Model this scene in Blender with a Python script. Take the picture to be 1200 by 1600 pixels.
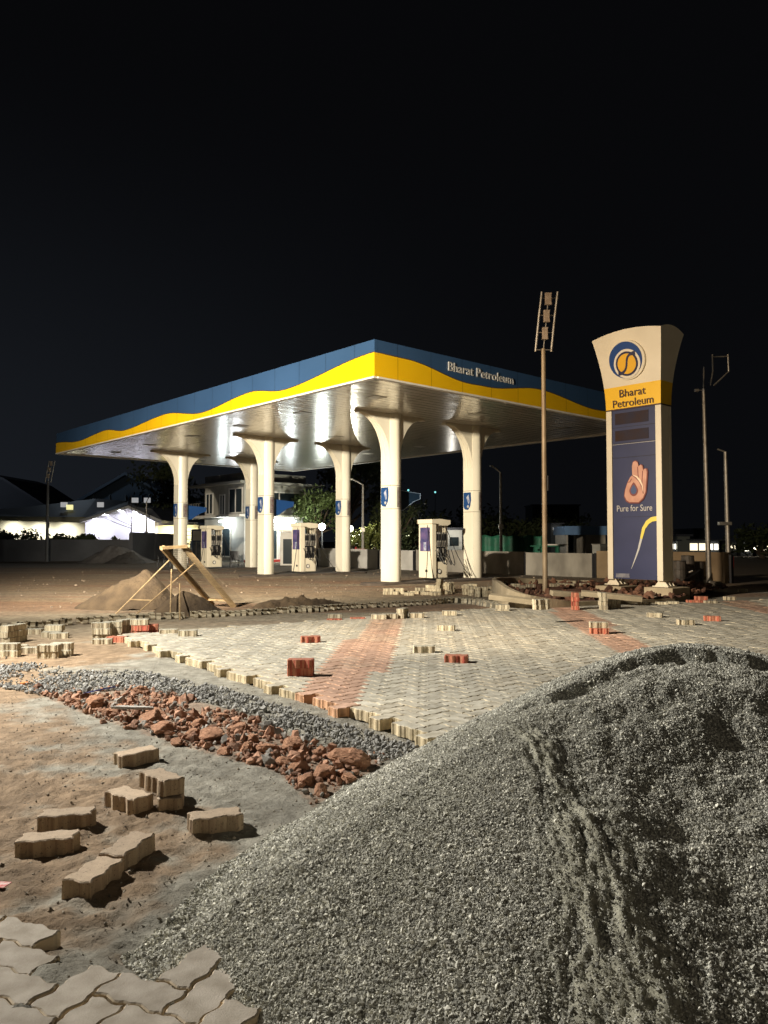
import bpy, math, random
import numpy as np
from mathutils import Vector, Matrix
R=math.radians
random.seed(7); rng=np.random.default_rng(11)
scene=bpy.context.scene
for o in list(bpy.data.objects): bpy.data.objects.remove(o)
COL=scene.collection
# ------------------------------------------------------------------ camera
F=1203.0; PITCH=math.atan(45/F); CH=1.4
cam=bpy.data.objects.new('camera',bpy.data.cameras.new('camera')); COL.objects.link(cam)
cam.location=(0,0,CH); cam.rotation_euler=(R(90)+PITCH,0,0)
cam.data.sensor_fit='VERTICAL'; cam.data.sensor_height=36; cam.data.sensor_width=27
cam.data.lens=F/1600*36; cam.data.clip_start=.05; cam.data.clip_end=2000
scene.camera=cam
scene.render.resolution_x=768; scene.render.resolution_y=1024
vs=scene.view_settings; vs.view_transform='Standard'; vs.look='None'; vs.gamma=1; vs.exposure=0
# ------------------------------------------------------------------ world (night sky with town glow low on the left)
w=bpy.data.worlds.new('World'); scene.world=w; w.use_nodes=True
nt=w.node_tree; nt.nodes.clear()
N=nt.nodes.new; L=nt.links.new
out=N('ShaderNodeOutputWorld'); bg=N('ShaderNodeBackground'); tc=N('ShaderNodeTexCoord'); sp=N('ShaderNodeSeparateXYZ')
L(tc.outputs['Generated'],sp.inputs[0])
mr=N('ShaderNodeMapRange'); mr.inputs[1].default_value=0; mr.inputs[2].default_value=.55; mr.inputs[3].default_value=1; mr.inputs[4].default_value=0
mr.interpolation_type='SMOOTHSTEP'; L(sp.outputs['Z'],mr.inputs[0])
ml=N('ShaderNodeMapRange'); ml.inputs[1].default_value=-.6; ml.inputs[2].default_value=.28; ml.inputs[3].default_value=1; ml.inputs[4].default_value=.1
ml.interpolation_type='SMOOTHSTEP'; L(sp.outputs['X'],ml.inputs[0])
mm=N('ShaderNodeMath'); mm.operation='MULTIPLY'; L(mr.outputs[0],mm.inputs[0]); L(ml.outputs[0],mm.inputs[1])
mx=N('ShaderNodeMixRGB'); mx.inputs[1].default_value=(.0022,.0023,.0028,1); mx.inputs[2].default_value=(.0097,.0115,.0150,1); L(mm.outputs[0],mx.inputs[0])
L(mx.outputs[0],bg.inputs[0]); bg.inputs[1].default_value=1.0; L(bg.outputs[0],out.inputs[0])
# ------------------------------------------------------------------ lamps: floodlights of the mast standing left of the frame, and an added fill
def lamp(name,kind,loc,energy,color,aim=None,size=.3,spot=120,blend=1.0):
    d=bpy.data.lights.new(name,kind); d.energy=energy; d.color=color
    o=bpy.data.objects.new(name,d); COL.objects.link(o); o.location=loc
    if kind=='SPOT': d.spot_size=R(spot); d.spot_blend=blend
    d.shadow_soft_size=size
    if aim is not None: o.rotation_euler=(Vector(aim)-Vector(loc)).to_track_quat('-Z','Y').to_euler()
    return o
MAST=Vector((-7.3,7.5,5.9))
lamp('floodlight_far','SPOT',MAST,24500,(1,.87,.66),(-2.5,30,4.6),.16,70,.8)
lamp('floodlight_near','SPOT',MAST,8700,(1,.95,.86),(.8,8.5,0),.16,120,1)
lamp('floodlight_right','SPOT',MAST+Vector((0,0,.4)),8000,(1,.74,.47),(9.5,22,3.2),.16,34,.9)
lamp('floodlight_paving','SPOT',MAST,6500,(1,.84,.62),(6.5,13.5,0),.16,46,.9)
lamp('floodlight_yard','SPOT',MAST,21000,(1,.92,.80),(-6,26,0),.16,62,1)
lamp('rear_fill_light','POINT',(5,-9,9),520,(1,.86,.66),None,.6)  # added fill from behind the camera to lift the shadows, no real lamp

def ray(px,py):
    x,y,z=px-600,F,800-py; c,s=math.cos(PITCH),math.sin(PITCH)
    return Vector((x,y*c-z*s,y*s+z*c))
def gp(px,py,z=0.):
    r=ray(px,py); k=(z-CH)/r.z; return Vector((r.x*k,r.y*k,z))
def dp(px,py,Y):
    r=ray(px,py); k=Y/r.y; return Vector((r.x*k,Y,CH+r.z*k))
TH=math.atan2(.666,.746)          # the forecourt's own axes: local x = dR, local y = dL
dR=Vector((math.cos(TH),math.sin(TH),0)); dL=Vector((-math.sin(TH),math.cos(TH),0))

# ------------------------------------------------------------------ materials
MATS={}
def mat(name,c,rough=.7,metal=0,c2=None,scale=4,bump=0,bscale=40,emit=None,attr=False,spec=.5,stretch=None,detail=6,lo=.35,hi=.65,coat=0,wavez=False):
    if name in MATS: return MATS[name]
    m=bpy.data.materials.new(name); m.use_nodes=True; nt=m.node_tree; b=nt.nodes['Principled BSDF']
    b.inputs['Roughness'].default_value=rough; b.inputs['Metallic'].default_value=metal
    b.inputs['Specular IOR Level'].default_value=spec; b.inputs['Coat Weight'].default_value=coat
    b.inputs['Base Color'].default_value=(*c,1)
    N=nt.nodes.new; L=nt.links.new
    tc=N('ShaderNodeTexCoord'); mp=N('ShaderNodeMapping'); L(tc.outputs['Object'],mp.inputs[0])
    if stretch: mp.inputs['Scale'].default_value=stretch
    src=None
    if attr:
        a=N('ShaderNodeAttribute'); a.attribute_name='Col'; src=a.outputs['Color']
    if c2 is not None:
        n=N('ShaderNodeTexNoise'); n.inputs['Scale'].default_value=scale; n.inputs['Detail'].default_value=detail; L(mp.outputs[0],n.inputs['Vector'])
        r=N('ShaderNodeMapRange'); r.inputs[1].default_value=lo; r.inputs[2].default_value=hi; L(n.outputs['Fac'],r.inputs[0])
        x=N('ShaderNodeMixRGB'); L(r.outputs[0],x.inputs[0])
        if attr:
            x.blend_type='MULTIPLY'; x.inputs[2].default_value=(*c2,1); L(src,x.inputs[1])
        else:
            x.inputs[1].default_value=(*c,1); x.inputs[2].default_value=(*c2,1)
        src=x.outputs[0]
    if src: L(src,b.inputs['Base Color'])
    if bump:
        n2=N('ShaderNodeTexNoise'); n2.inputs['Scale'].default_value=bscale; n2.inputs['Detail'].default_value=8; n2.inputs['Roughness'].default_value=.65; L(mp.outputs[0],n2.inputs['Vector'])
        bp=N('ShaderNodeBump'); bp.inputs['Strength'].default_value=1; bp.inputs['Distance'].default_value=bump; L(n2.outputs['Fac'],bp.inputs['Height']); L(bp.outputs[0],b.inputs['Normal'])
    if emit:
        b.inputs['Emission Color'].default_value=(*emit[0],1); b.inputs['Emission Strength'].default_value=emit[1]
    MATS[name]=m; return m
cream=lambda: mat('cream_paint',(.77,.70,.54),.42,0,(.70,.63,.48),1.3,.0006,60)
M_cream=cream()
M_col=mat('column_cladding',(.80,.75,.61),.36,0,(.68,.63,.50),1.1,.0008,5,stretch=(1,1,.35))
M_white=mat('white_paint',(.78,.75,.68),.5,0,(.66,.62,.54),2)
M_blue=mat('fascia_blue',(.034,.078,.165),.35,0,(.029,.068,.145),.6,.0015,1.6)
M_yel=mat('fascia_yellow',(.83,.50,.005),.4,0,(.74,.43,.004),.5,.0012,1.8)
def joints(m,per,off):
    nt=m.node_tree; N=nt.nodes.new; L=nt.links.new; b=nt.nodes['Principled BSDF']; src=b.inputs['Base Color'].links[0].from_socket
    tc=N('ShaderNodeTexCoord'); sp=N('ShaderNodeSeparateXYZ'); L(tc.outputs['Object'],sp.inputs[0]); outs=[]
    for ax in ('X','Y'):
        a=N('ShaderNodeMath'); a.operation='MULTIPLY_ADD'; a.inputs[1].default_value=1/per; a.inputs[2].default_value=off; L(sp.outputs[ax],a.inputs[0])
        f=N('ShaderNodeMath'); f.operation='FRACT'; L(a.outputs[0],f.inputs[0]); g=N('ShaderNodeMath'); g.operation='LESS_THAN'; g.inputs[1].default_value=.018/per; L(f.outputs[0],g.inputs[0]); outs.append(g.outputs[0])
    x=N('ShaderNodeMath'); x.operation='MAXIMUM'; L(outs[0],x.inputs[0]); L(outs[1],x.inputs[1])
    k=N('ShaderNodeMixRGB'); k.blend_type='MULTIPLY'; k.inputs[2].default_value=(.45,.42,.4,1); L(x.outputs[0],k.inputs[0]); L(src,k.inputs[1]); L(k.outputs[0],b.inputs['Base Color'])
joints(M_blue,1.22,.37); joints(M_yel,1.22,.37)
M_navy=mat('navy_panel',(.047,.055,.118),.34,0,(.04,.047,.10),1.5,.0006,40)
M_navy2=mat('deep_blue',(.015,.06,.19),.35)
M_dark=mat('black_plastic',(.015,.015,.017),.45)
M_rub=mat('rubber_hose',(.012,.012,.012),.5)
M_red=mat('red_paint',(.45,.03,.02),.45,0,(.3,.02,.015),9)
M_steel=mat('galvanised_steel',(.42,.40,.36),.45,.6,(.30,.27,.22),8)
M_rustpole=mat('pole_ochre',(.42,.33,.21),.5,.15,(.27,.19,.11),6,.001,30,stretch=(1,1,.3))
M_wood=mat('plank_wood',(.46,.33,.17),.7,0,(.30,.20,.10),7,.001,30,stretch=(1,1,6))
M_conc=mat('raw_concrete',(.46,.38,.25),.9,0,(.32,.26,.165),3,.006,25)
M_wall=mat('boundary_wall',(.34,.31,.26),.9,0,(.20,.18,.15),1.6,.004,18,stretch=(1,1,.5))
M_walld=mat('far_wall',(.10,.10,.105),.9,0,(.065,.065,.07),.5)
M_glass=mat('window_glass',(.03,.04,.045),.12)
M_roofd=mat('dark_roof',(.035,.04,.055),.6,0,(.028,.03,.04),1)
M_shed=mat('blue_shed',(.05,.085,.13),.7,0,(.04,.065,.10),.3)
M_bldg=mat('plaster',(.46,.44,.38),.85,0,(.36,.34,.29),1.2)
M_bark=mat('bark',(.09,.06,.04),.9,0,(.05,.035,.025),12,.005,30)
M_leaf=mat('foliage',(.06,.09,.025),.6,0,(.09,.12,.04),3)
M_leafd=mat('dark_foliage',(.03,.04,.015),.6,0,(.05,.06,.02),3)
M_silver=mat('silver_letters',(.72,.70,.66),.3,.4)
M_letter=mat('brown_letters',(.06,.025,.02),.5)
M_lamp_off=mat('lamp_glass',(.46,.37,.28),.3,0,(.33,.25,.18),12)
M_sand=mat('river_sand',(.115,.078,.042),.95,0,(.06,.04,.022),3.2,.05,9,detail=12)
M_lime=mat('grey_heap',(.14,.13,.12),.95,0,(.10,.09,.085),2,.03,8)

# ------------------------------------------------------------------ object helpers
def tag(o,label=None,cat=None,group=None,kind=None):
    if label: o['label']=label
    if cat: o['category']=cat
    if group: o['group']=group
    if kind: o['kind']=kind
    return o
def thing(name,label,cat,loc=(0,0,0),rz=0,group=None):
    o=bpy.data.objects.new(name,None); COL.objects.link(o); o.location=loc; o.rotation_euler=(0,0,rz); o.empty_display_size=.3
    return tag(o,label,cat,group)
class MB:
    def __init__(s): s.v=[]; s.f=[]; s.M=None
    def add(s,v,f):
        n=len(s.v); s.v+= [tuple(s.M@Vector(p)) if s.M else tuple(p) for p in v]; s.f+=[tuple(i+n for i in q) for q in f]; return s
    def box(s,x0,x1,y0,y1,z0,z1,b=0):
        v=[(x,y,z) for z in (z0,z1) for y in (y0,y1) for x in (x0,x1)]
        return s.add(v,[(0,2,3,1),(4,5,7,6),(0,1,5,4),(2,6,7,3),(0,4,6,2),(1,3,7,5)])
    def tube(s,pts,r,n=10,caps=True):
        pts=[Vector(p) for p in pts]; rr=r if isinstance(r,(list,tuple)) else [r]*len(pts)
        V=[];Fc=[]; up=None
        for i,p in enumerate(pts):
            t=(pts[min(i+1,len(pts)-1)]-pts[max(i-1,0)]).normalized()
            if up is None: up=t.orthogonal().normalized()
            up=(up-t*up.dot(t)); up=up.normalized() if up.length>1e-6 else t.orthogonal().normalized()
            sd=t.cross(up)
            for k in range(n):
                a=2*math.pi*k/n; V.append(p+(up*math.cos(a)+sd*math.sin(a))*rr[i])
        for i in range(len(pts)-1):
            for k in range(n):
                a=i*n+k;b=i*n+(k+1)%n; Fc.append((a,b,b+n,a+n))
        if caps: Fc.append(tuple(range(n-1,-1,-1))); Fc.append(tuple(range((len(pts)-1)*n,len(pts)*n)))
        return s.add(V,Fc)
    def prism(s,poly,h0,h1,fn):      # poly in 2-D, extruded along the third axis; fn(a,b,h)->xyz
        n=len(poly); V=[fn(a,b,h0) for a,b in poly]+[fn(a,b,h1) for a,b in poly]
        Fc=[tuple(range(n-1,-1,-1)),tuple(range(n,2*n))]+[(i,(i+1)%n,(i+1)%n+n,i+n) for i in range(n)]
        return s.add(V,Fc)
    def grid(s,P):
        nr=len(P);nc=len(P[0]); V=[p for r in P for p in r]
        return s.add(V,[(i*nc+j,i*nc+j+1,(i+1)*nc+j+1,(i+1)*nc+j) for i in range(nr-1) for j in range(nc-1)])
    def build(s,name,m,parent=None,smooth=False,bevel=0,mesh_name=None):
        me=bpy.data.meshes.new(mesh_name or name); me.from_pydata([tuple(p) for p in s.v],[],s.f); me.update()
        import bmesh
        bm=bmesh.new(); bm.from_mesh(me); bmesh.ops.recalc_face_normals(bm,faces=bm.faces); bm.to_mesh(me); bm.free()
        if smooth: me.polygons.foreach_set('use_smooth',[True]*len(me.polygons))
        me.materials.append(m); o=bpy.data.objects.new(name,me); COL.objects.link(o)
        if parent: o.parent=parent
        if smooth=='auto':
            md=o.modifiers.new('e','EDGE_SPLIT'); md.split_angle=R(35)
        if bevel:
            md=o.modifiers.new('b','BEVEL'); md.width=bevel; md.segments=2; md.limit_method='ANGLE'
        return o
def np_mesh(name,V,FL,m,parent=None,col=None,smooth=False):
    """V (n,3); FL list of (array (k,nverts)) face arrays"""
    me=bpy.data.meshes.new(name); V=np.asarray(V,dtype=np.float32)
    me.vertices.add(len(V)); me.vertices.foreach_set('co',V.ravel())
    loops=np.concatenate([f.ravel() for f in FL]).astype(np.int32)
    tot=np.concatenate([np.full(len(f),f.shape[1]) for f in FL]).astype(np.int32)
    st=np.concatenate([[0],np.cumsum(tot)[:-1]]).astype(np.int32)
    me.loops.add(len(loops)); me.loops.foreach_set('vertex_index',loops)
    me.polygons.add(len(tot)); me.polygons.foreach_set('loop_start',st); me.polygons.foreach_set('loop_total',tot)
    me.polygons.foreach_set('use_smooth',np.full(len(tot),bool(smooth)))
    me.update(calc_edges=True); me.validate()
    if col is not None:
        a=me.color_attributes.new('Col','FLOAT_COLOR','POINT'); c=np.ones((len(V),4),dtype=np.float32); c[:,:3]=col; a.data.foreach_set('color',c.ravel())
    me.materials.append(m); o=bpy.data.objects.new(name,me); COL.objects.link(o)
    if parent: o.parent=parent
    return o
def dup(root,loc=None,rz=None,label=None,group=None):
    r=root.copy(); COL.objects.link(r)
    if loc is not None: r.location=loc
    if rz is not None: r.rotation_euler[2]=rz
    if label: r['label']=label
    if group: r['group']=group
    for ch in list(root.children):
        c=ch.copy(); COL.objects.link(c); c.parent=r
        for g in ch.children:
            d=g.copy(); COL.objects.link(d); d.parent=c
    return r
def text_md(body,size,ext,width=None):
    cu=bpy.data.curves.new('t','FONT'); cu.body=body; cu.size=size; cu.extrude=ext; cu.resolution_u=3; cu.space_line=.95; cu.align_x='CENTER'
    ob=bpy.data.objects.new('t',cu); COL.objects.link(ob); bpy.context.view_layer.update()
    me=bpy.data.meshes.new_from_object(ob.evaluated_get(bpy.context.evaluated_depsgraph_get()))
    v=[tuple(p.co) for p in me.vertices]; f=[tuple(p.vertices) for p in me.polygons]
    bpy.data.objects.remove(ob); bpy.data.meshes.remove(me)
    if width:
        xs=[p[0] for p in v]; k=width/(max(xs)-min(xs)); cx=(max(xs)+min(xs))/2; v=[((p[0]-cx)*k,p[1],p[2]) for p in v]
    return v,f
# ------------------------------------------------------------------ noise
_T=rng.random((256,256))
def vnoise(x,y):
    xi=np.floor(x).astype(int); yi=np.floor(y).astype(int); fx=x-xi; fy=y-yi
    fx=fx*fx*(3-2*fx); fy=fy*fy*(3-2*fy); g=lambda a,b:_T[a%256,b%256]
    return (g(xi,yi)*(1-fx)+g(xi+1,yi)*fx)*(1-fy)+(g(xi,yi+1)*(1-fx)+g(xi+1,yi+1)*fx)*fy-.5
def fbm(x,y,s,o=4,gain=.5):
    a=1.;t=0
    for i in range(o): t=t+a*vnoise(x/s+17.3*i,y/s+9.1*i); s/=2.03; a*=gain
    return t
def inpoly(x,y,P):
    r=np.zeros(np.shape(x),bool); n=len(P)
    for i in range(n):
        x1,y1=P[i][0],P[i][1]; x2,y2=P[(i+1)%n][0],P[(i+1)%n][1]
        c=((y1>y)!=(y2>y)); xx=(x2-x1)*(y-y1)/((y2-y1) if y2!=y1 else 1e-9)+x1
        r^=c&(x<xx)
    return r
sst=lambda a,b,x: (lambda t:t*t*(3-2*t))(np.clip((x-a)/(b-a),0,1))
# ------------------------------------------------------------------ polygons of the ground, in metres
PAVE=[(-3.75,10.9),(.3,5.35),(1.8,3.4),(6,2.5),(13,6),(13,21),(8.2,17.2),(2.45,15.35),(.2,13.9),(-1.6,12.4)]
RED=[gp(*p)[:2] for p in [(45,1078),(205,1072),(365,1112),(480,1162),(612,1182),(565,1213),(490,1256),(435,1205),(285,1164),(190,1134),(90,1098)]]
GRAV=[gp(*p)[:2] for p in [(-60,1020),(10,1030),(120,1050),(220,1052),(330,1072),(440,1108),(560,1142),(665,1172),(600,1190),(480,1160),(370,1112),(210,1078),(60,1088),(-60,1065)]]
# pile
PC=np.array([1.42,3.55]); PH=.915
def pileR(th):
    d=np.degrees(th)%360
    return np.interp(d,[0,60,90,120,137,160,178,193,203,214,240,270,315,360],[2.3,1.95,1.78,1.80,1.87,1.82,1.93,2.17,2.42,2.34,2.35,2.5,2.5,2.3])
def pile(x,y):
    dx=x-PC[0];dy=y-PC[1]; r=np.hypot(dx,dy); th=np.arctan2(dy,dx)
    rho=r/(pileR(th)*(1+.035*fbm(th*6,r*0+3,1,2)))
    g=1+.26-np.sqrt(rho**2+.26**2)-.0
    g=g/(1.0)
    z=PH*(g-(1.26-math.sqrt(1+.26**2)))/(1-(1.26-math.sqrt(1+.26**2)))
    return z,rho,th
def pile_full(x,y):
    z,rho,th=pile(x,y)
    # slip furrows running down the side that faces the viewer
    d=np.degrees(th)%360
    t=np.clip((3.25-y)/1.6,0,1.4); xc=.60+.02*np.sin(y*3)+.05*t; wd=.07+.20*t
    m=np.exp(-(np.abs(x+.03*fbm(x,y,.3,3)-xc)/wd)**3)*sst(3.35,3.0,-(-y)) if False else np.exp(-(np.abs(x+.06*fbm(x,y,.4,3)-xc)/wd)**3)*(1-sst(2.95,3.3,y))
    fur=fbm(x+.14*fbm(x,y,.4,3),y*.2,.085,6,.7)
    # slumped hollow to the right of the furrows, facing away from the lamp
    z=z-.16*sst(-.02,.45,x-xc)*(1-sst(2.7,3.3,y))*(1-sst(.5,1.8,x-xc)*.4)
    z=z+m*(fur*.036-.014)+m*.010*np.abs(fbm(x,y*.6,.045,4,.75))*2
    # scarp under the crest
    crest=PC[1]-.03+.10*fbm(x,x*0,.35,4,.6)-.16*np.abs(x-1.25)
    crest=crest+.03*fbm(x,x*0+7,.08,3); c=(1-sst(crest-.04,crest+.012,y))*sst(.5,.75,x)*(1-sst(1.8,2.1,x))*(1-sst(.2,.95,rho))
    z=z-c*.05*(1+.8*fbm(x,y,.12,3))
    z=z+.011*fbm(x,y,.35,4)*(1-sst(.9,1.05,rho))+.006*fbm(x,y,.05,3,.7)
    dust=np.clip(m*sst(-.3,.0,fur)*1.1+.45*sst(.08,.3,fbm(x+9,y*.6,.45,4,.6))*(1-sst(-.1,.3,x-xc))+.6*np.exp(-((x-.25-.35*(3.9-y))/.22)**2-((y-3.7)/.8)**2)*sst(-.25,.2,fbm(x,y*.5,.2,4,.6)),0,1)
    return z,rho,dust
def hgt(x,y):
    near=1-sst(9,22,y); z=.028*fbm(x,y,1.3,4)*near+.010*fbm(x+5,y,.16,4,.55)*(1-sst(6,13,y))
    # trodden clods at the left foreground
    cl=1-sst(-.9,-.1,x+.25*(y-3)); z=z+cl*(1-sst(4.6,6.5,y))*(.036*np.abs(fbm(x,y,.13,4,.6))-.018*np.abs(fbm(x+3,y+y*.4,.06,3,.6)))
    z=z+.03*sst(13,20,y)*fbm(x,y*1.6,2.2,4)*(1-sst(26,34,y))
    z=z+.050*(1-sst(2.42,2.72,y+.10*fbm(x,y,.3,3)+.25*np.clip(x+.9,0,1)))*(1-sst(-.6,.1,x))
    pv=inpoly(x,y,PAVE); z=np.where(pv,-.02,z)
    return z
# ------------------------------------------------------------------ ground sheet
def axis(a,b,step,far,g=1.12):
    c=list(np.arange(a,b,step)); s=step
    while c[-1]<far: s*=g; c.append(c[-1]+s)
    s=step
    while c[0]>-far: s*=g; c.insert(0,c[0]-s)
    return np.array(c)
xs=axis(-4.6,3.2,.022,700,1.07)
yy=[.7]
while yy[-1]<45: yy.append(yy[-1]+max(.018,yy[-1]*.0065))
s=.3
while yy[-1]<900: s*=1.12; yy.append(yy[-1]+s)
s=.05
while yy[0]>-500: s*=1.25; yy.insert(0,yy[0]-s)
ys=np.array(yy)
X,Y=np.meshgrid(xs,ys); Z=hgt(X,Y)
Z=np.where((np.abs(X)>60)|(Y>70),0,Z)
nr,nc=X.shape; idx=np.arange(nr*nc).reshape(nr,nc)
Fq=np.stack([idx[:-1,:-1],idx[:-1,1:],idx[1:,1:],idx[1:,:-1]],-1).reshape(-1,4)
def mixc(a,b,t): return a*(1-t[...,None])+b*t[...,None]
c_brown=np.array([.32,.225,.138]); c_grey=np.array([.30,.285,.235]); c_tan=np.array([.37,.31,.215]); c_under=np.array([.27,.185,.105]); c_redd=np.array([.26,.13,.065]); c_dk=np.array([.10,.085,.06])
C=np.broadcast_to(c_brown,X.shape+(3,)).copy()
n1=fbm(X,Y,.9,5,.6); n2=fbm(X+40,Y,.25,4,.6)
C=mixc(C,c_grey,sst(-.35,.35,n1*1.2+n2*.7+(X+1.25)*.85+np.clip(Y-4,0,3)*.5))
C=mixc(C,c_tan,sst(9.5,13,Y)*(1-sst(17,22,Y+X*.5))*.9)
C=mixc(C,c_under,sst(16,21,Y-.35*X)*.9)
C=mixc(C,c_tan*.95,sst(.0,.3,fbm(X*.35,Y*1.5,3,4))*sst(13,17,Y)*.55*(1-sst(-1,4,X)))
C=mixc(C,c_redd,sst(.12,.34,fbm(X*.3+7,Y*1.3,2.4,4))*sst(12,15,Y)*.6)
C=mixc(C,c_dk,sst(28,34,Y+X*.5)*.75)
C=mixc(C,c_redd*1.1,np.where(inpoly(X,Y,RED),.45,0))
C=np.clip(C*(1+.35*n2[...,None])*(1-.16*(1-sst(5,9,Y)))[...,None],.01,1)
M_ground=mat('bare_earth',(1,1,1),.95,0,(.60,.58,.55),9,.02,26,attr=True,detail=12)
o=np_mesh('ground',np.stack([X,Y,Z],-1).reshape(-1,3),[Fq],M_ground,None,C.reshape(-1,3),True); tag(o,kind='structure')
# ------------------------------------------------------------------ pavers
PL,PW,PT=.25,.125,.082
def paver_outline(d=.0082,gap=.0022):
    W=PW; P=[]
    def edge(p,q):
        dx,dy=(q[0]-p[0])/W,(q[1]-p[1])/W; nx,ny=-dy,dx
        P.append(p)
        for t,k in ((.10,0),(.20,.8),(.34,1),(.66,-1),(.80,-.8),(.90,0)): P.append((p[0]+dx*W*t+nx*k*d, p[1]+dy*W*t+ny*k*d))
    c=[(0,0),(W,0),(2*W,0),(2*W,W),(W,W),(0,W)]
    for i in range(6): edge(c[i],c[(i+1)%6])
    # undirected profile: opposite sides must be translates; antisymmetric profile makes this hold
    P=np.array(P)-np.array([W,W/2])
    def inset(P,g):
        n=len(P); t=np.roll(P,-1,0)-np.roll(P,1,0); t/=np.linalg.norm(t,axis=1)[:,None]+1e-9
        return P+np.stack([-t[:,1],t[:,0]],1)*g
    return inset(P,gap),inset(P,gap+.006)
O0,O1=paver_outline()
def paver_tpl():
    n=len(O0); v=[(x,y,0) for x,y in O0]+[(x,y,PT-.005) for x,y in O0]+[(x,y,PT) for x,y in O1]
    q=[(i,(i+1)%n,(i+1)%n+n,i+n) for i in range(n)]+[(i+n,(i+1)%n+n,(i+1)%n+2*n,i+2*n) for i in range(n)]
    return np.array(v),np.array(q),np.array([[i+2*n for i in range(n)]])
TV,TQ,TT=paver_tpl()
cg=np.array([.43,.405,.335]); cr=np.array([.46,.265,.20])
def paving(name,poly,ang,origin,colf,zf,ztilt=.0015):
    ux=np.array([math.cos(ang),math.sin(ang)]); uy=np.array([-ux[1],ux[0]]); P=np.array(poly)-origin
    la=P@ux/PW; lb=P@uy/PW; cen=[];rot=[]
    for i in range(int(la.min())-3,int(la.max())+4):
        for j in range(int(lb.min())-3,int(lb.max())+4):
            k=(i-j)%4          # herringbone: horizontal domino starts where (i-j)%4==0, vertical where (i-j)%4==3 (cells j,j+1)
            if k==0: cen.append(((i+1)*PW,(j+.5)*PW)); rot.append(0)
            elif k==3: cen.append(((i+.5)*PW,(j+1)*PW)); rot.append(1)
    cen=np.array(cen); rot=np.array(rot); wpos=cen[:,:1]*ux+cen[:,1:]*uy+origin
    keep=inpoly(wpos[:,0],wpos[:,1],poly); wpos=wpos[keep]; rot=rot[keep]; n=len(wpos)
    a=ang+rot*math.pi/2+rng.normal(0,.006,n); ca,sa=np.cos(a),np.sin(a)
    z0=zf(wpos[:,0],wpos[:,1])+rng.normal(0,ztilt,n)
    V=np.empty((n,len(TV),3)); V[...,0]=TV[:,0]*ca[:,None]-TV[:,1]*sa[:,None]+wpos[:,:1]; V[...,1]=TV[:,0]*sa[:,None]+TV[:,1]*ca[:,None]+wpos[:,1:2]
    tl=rng.normal(0,.004,(n,2)); V[...,2]=TV[:,2]+z0[:,None]+TV[:,0]*tl[:,:1]+TV[:,1]*tl[:,1:]
    off=(np.arange(n)*len(TV))[:,None,None]
    c=colf(wpos,n); c=np.repeat(c[:,None,:],len(TV),1)
    k_=len(O0); st=1+.16*np.where(rng.random((n,k_))>.5,1,-1)[:,:,None]; c[:,:k_]*=st*np.array([1.28,1.15,.92]); c[:,k_:2*k_]*=st*np.array([1.28,1.15,.92]); c=c.reshape(-1,3)
    return np_mesh(name,V.reshape(-1,3),[(TQ[None]+off).reshape(-1,4),(TT[None]+off).reshape(-1,TT.shape[1])],M_pav,None,c)
M_pav=mat('concrete_paver',(1,1,1),.88,0,(.66,.64,.60),11,.0022,150,attr=True,detail=12)
def cmid(p,n):
    x,y=p[:,0],p[:,1]; xb=-.44+(y-6.7)*.075
    red=(np.abs(x-xb-.02)<.29); xb2=2.9+(y-9)*.085; red|=(np.abs(x-xb2-.1)<.30)
    xb3=6.9+(y-9)*.085; red|=(np.abs(x-xb3)<.35)
    c=np.where(red[:,None],cr*np.array([.95,1.05,1.0]),cg); c=c*(1+rng.normal(0,.09,(n,1))); sd=(sst(.02,.3,fbm(x+3,y,1.5,5,.6))*.32)[:,None]; c=c*(1-sd)+np.array([.42,.36,.265])*sd
    return np.clip(c*(1+.3*fbm(x,y,1.2,4)[:,None]),0.02,1)
o=paving('block_paving',PAVE,TH,np.array([.3,5.35]),cmid,lambda x,y:-.0+0*x+.006*fbm(x,y,1.,3)); tag(o,kind='structure')
PATCH=[gp(*p,PT)[:2] for p in [(-400,1440),(60,1448),(95,1468),(110,1500),(235,1505),(262,1478),(320,1492),(370,1560),(400,1640),(420,1900),(-700,1900)]]
o=paving('paving_patch',PATCH,R(67),np.array(gp(95,1490,PT)[:2]),lambda p,n: np.array([.45,.40,.335])*(1+rng.normal(0,.05,(n,1))),lambda x,y:0*x+.0,.003); tag(o,kind='structure')

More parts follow.
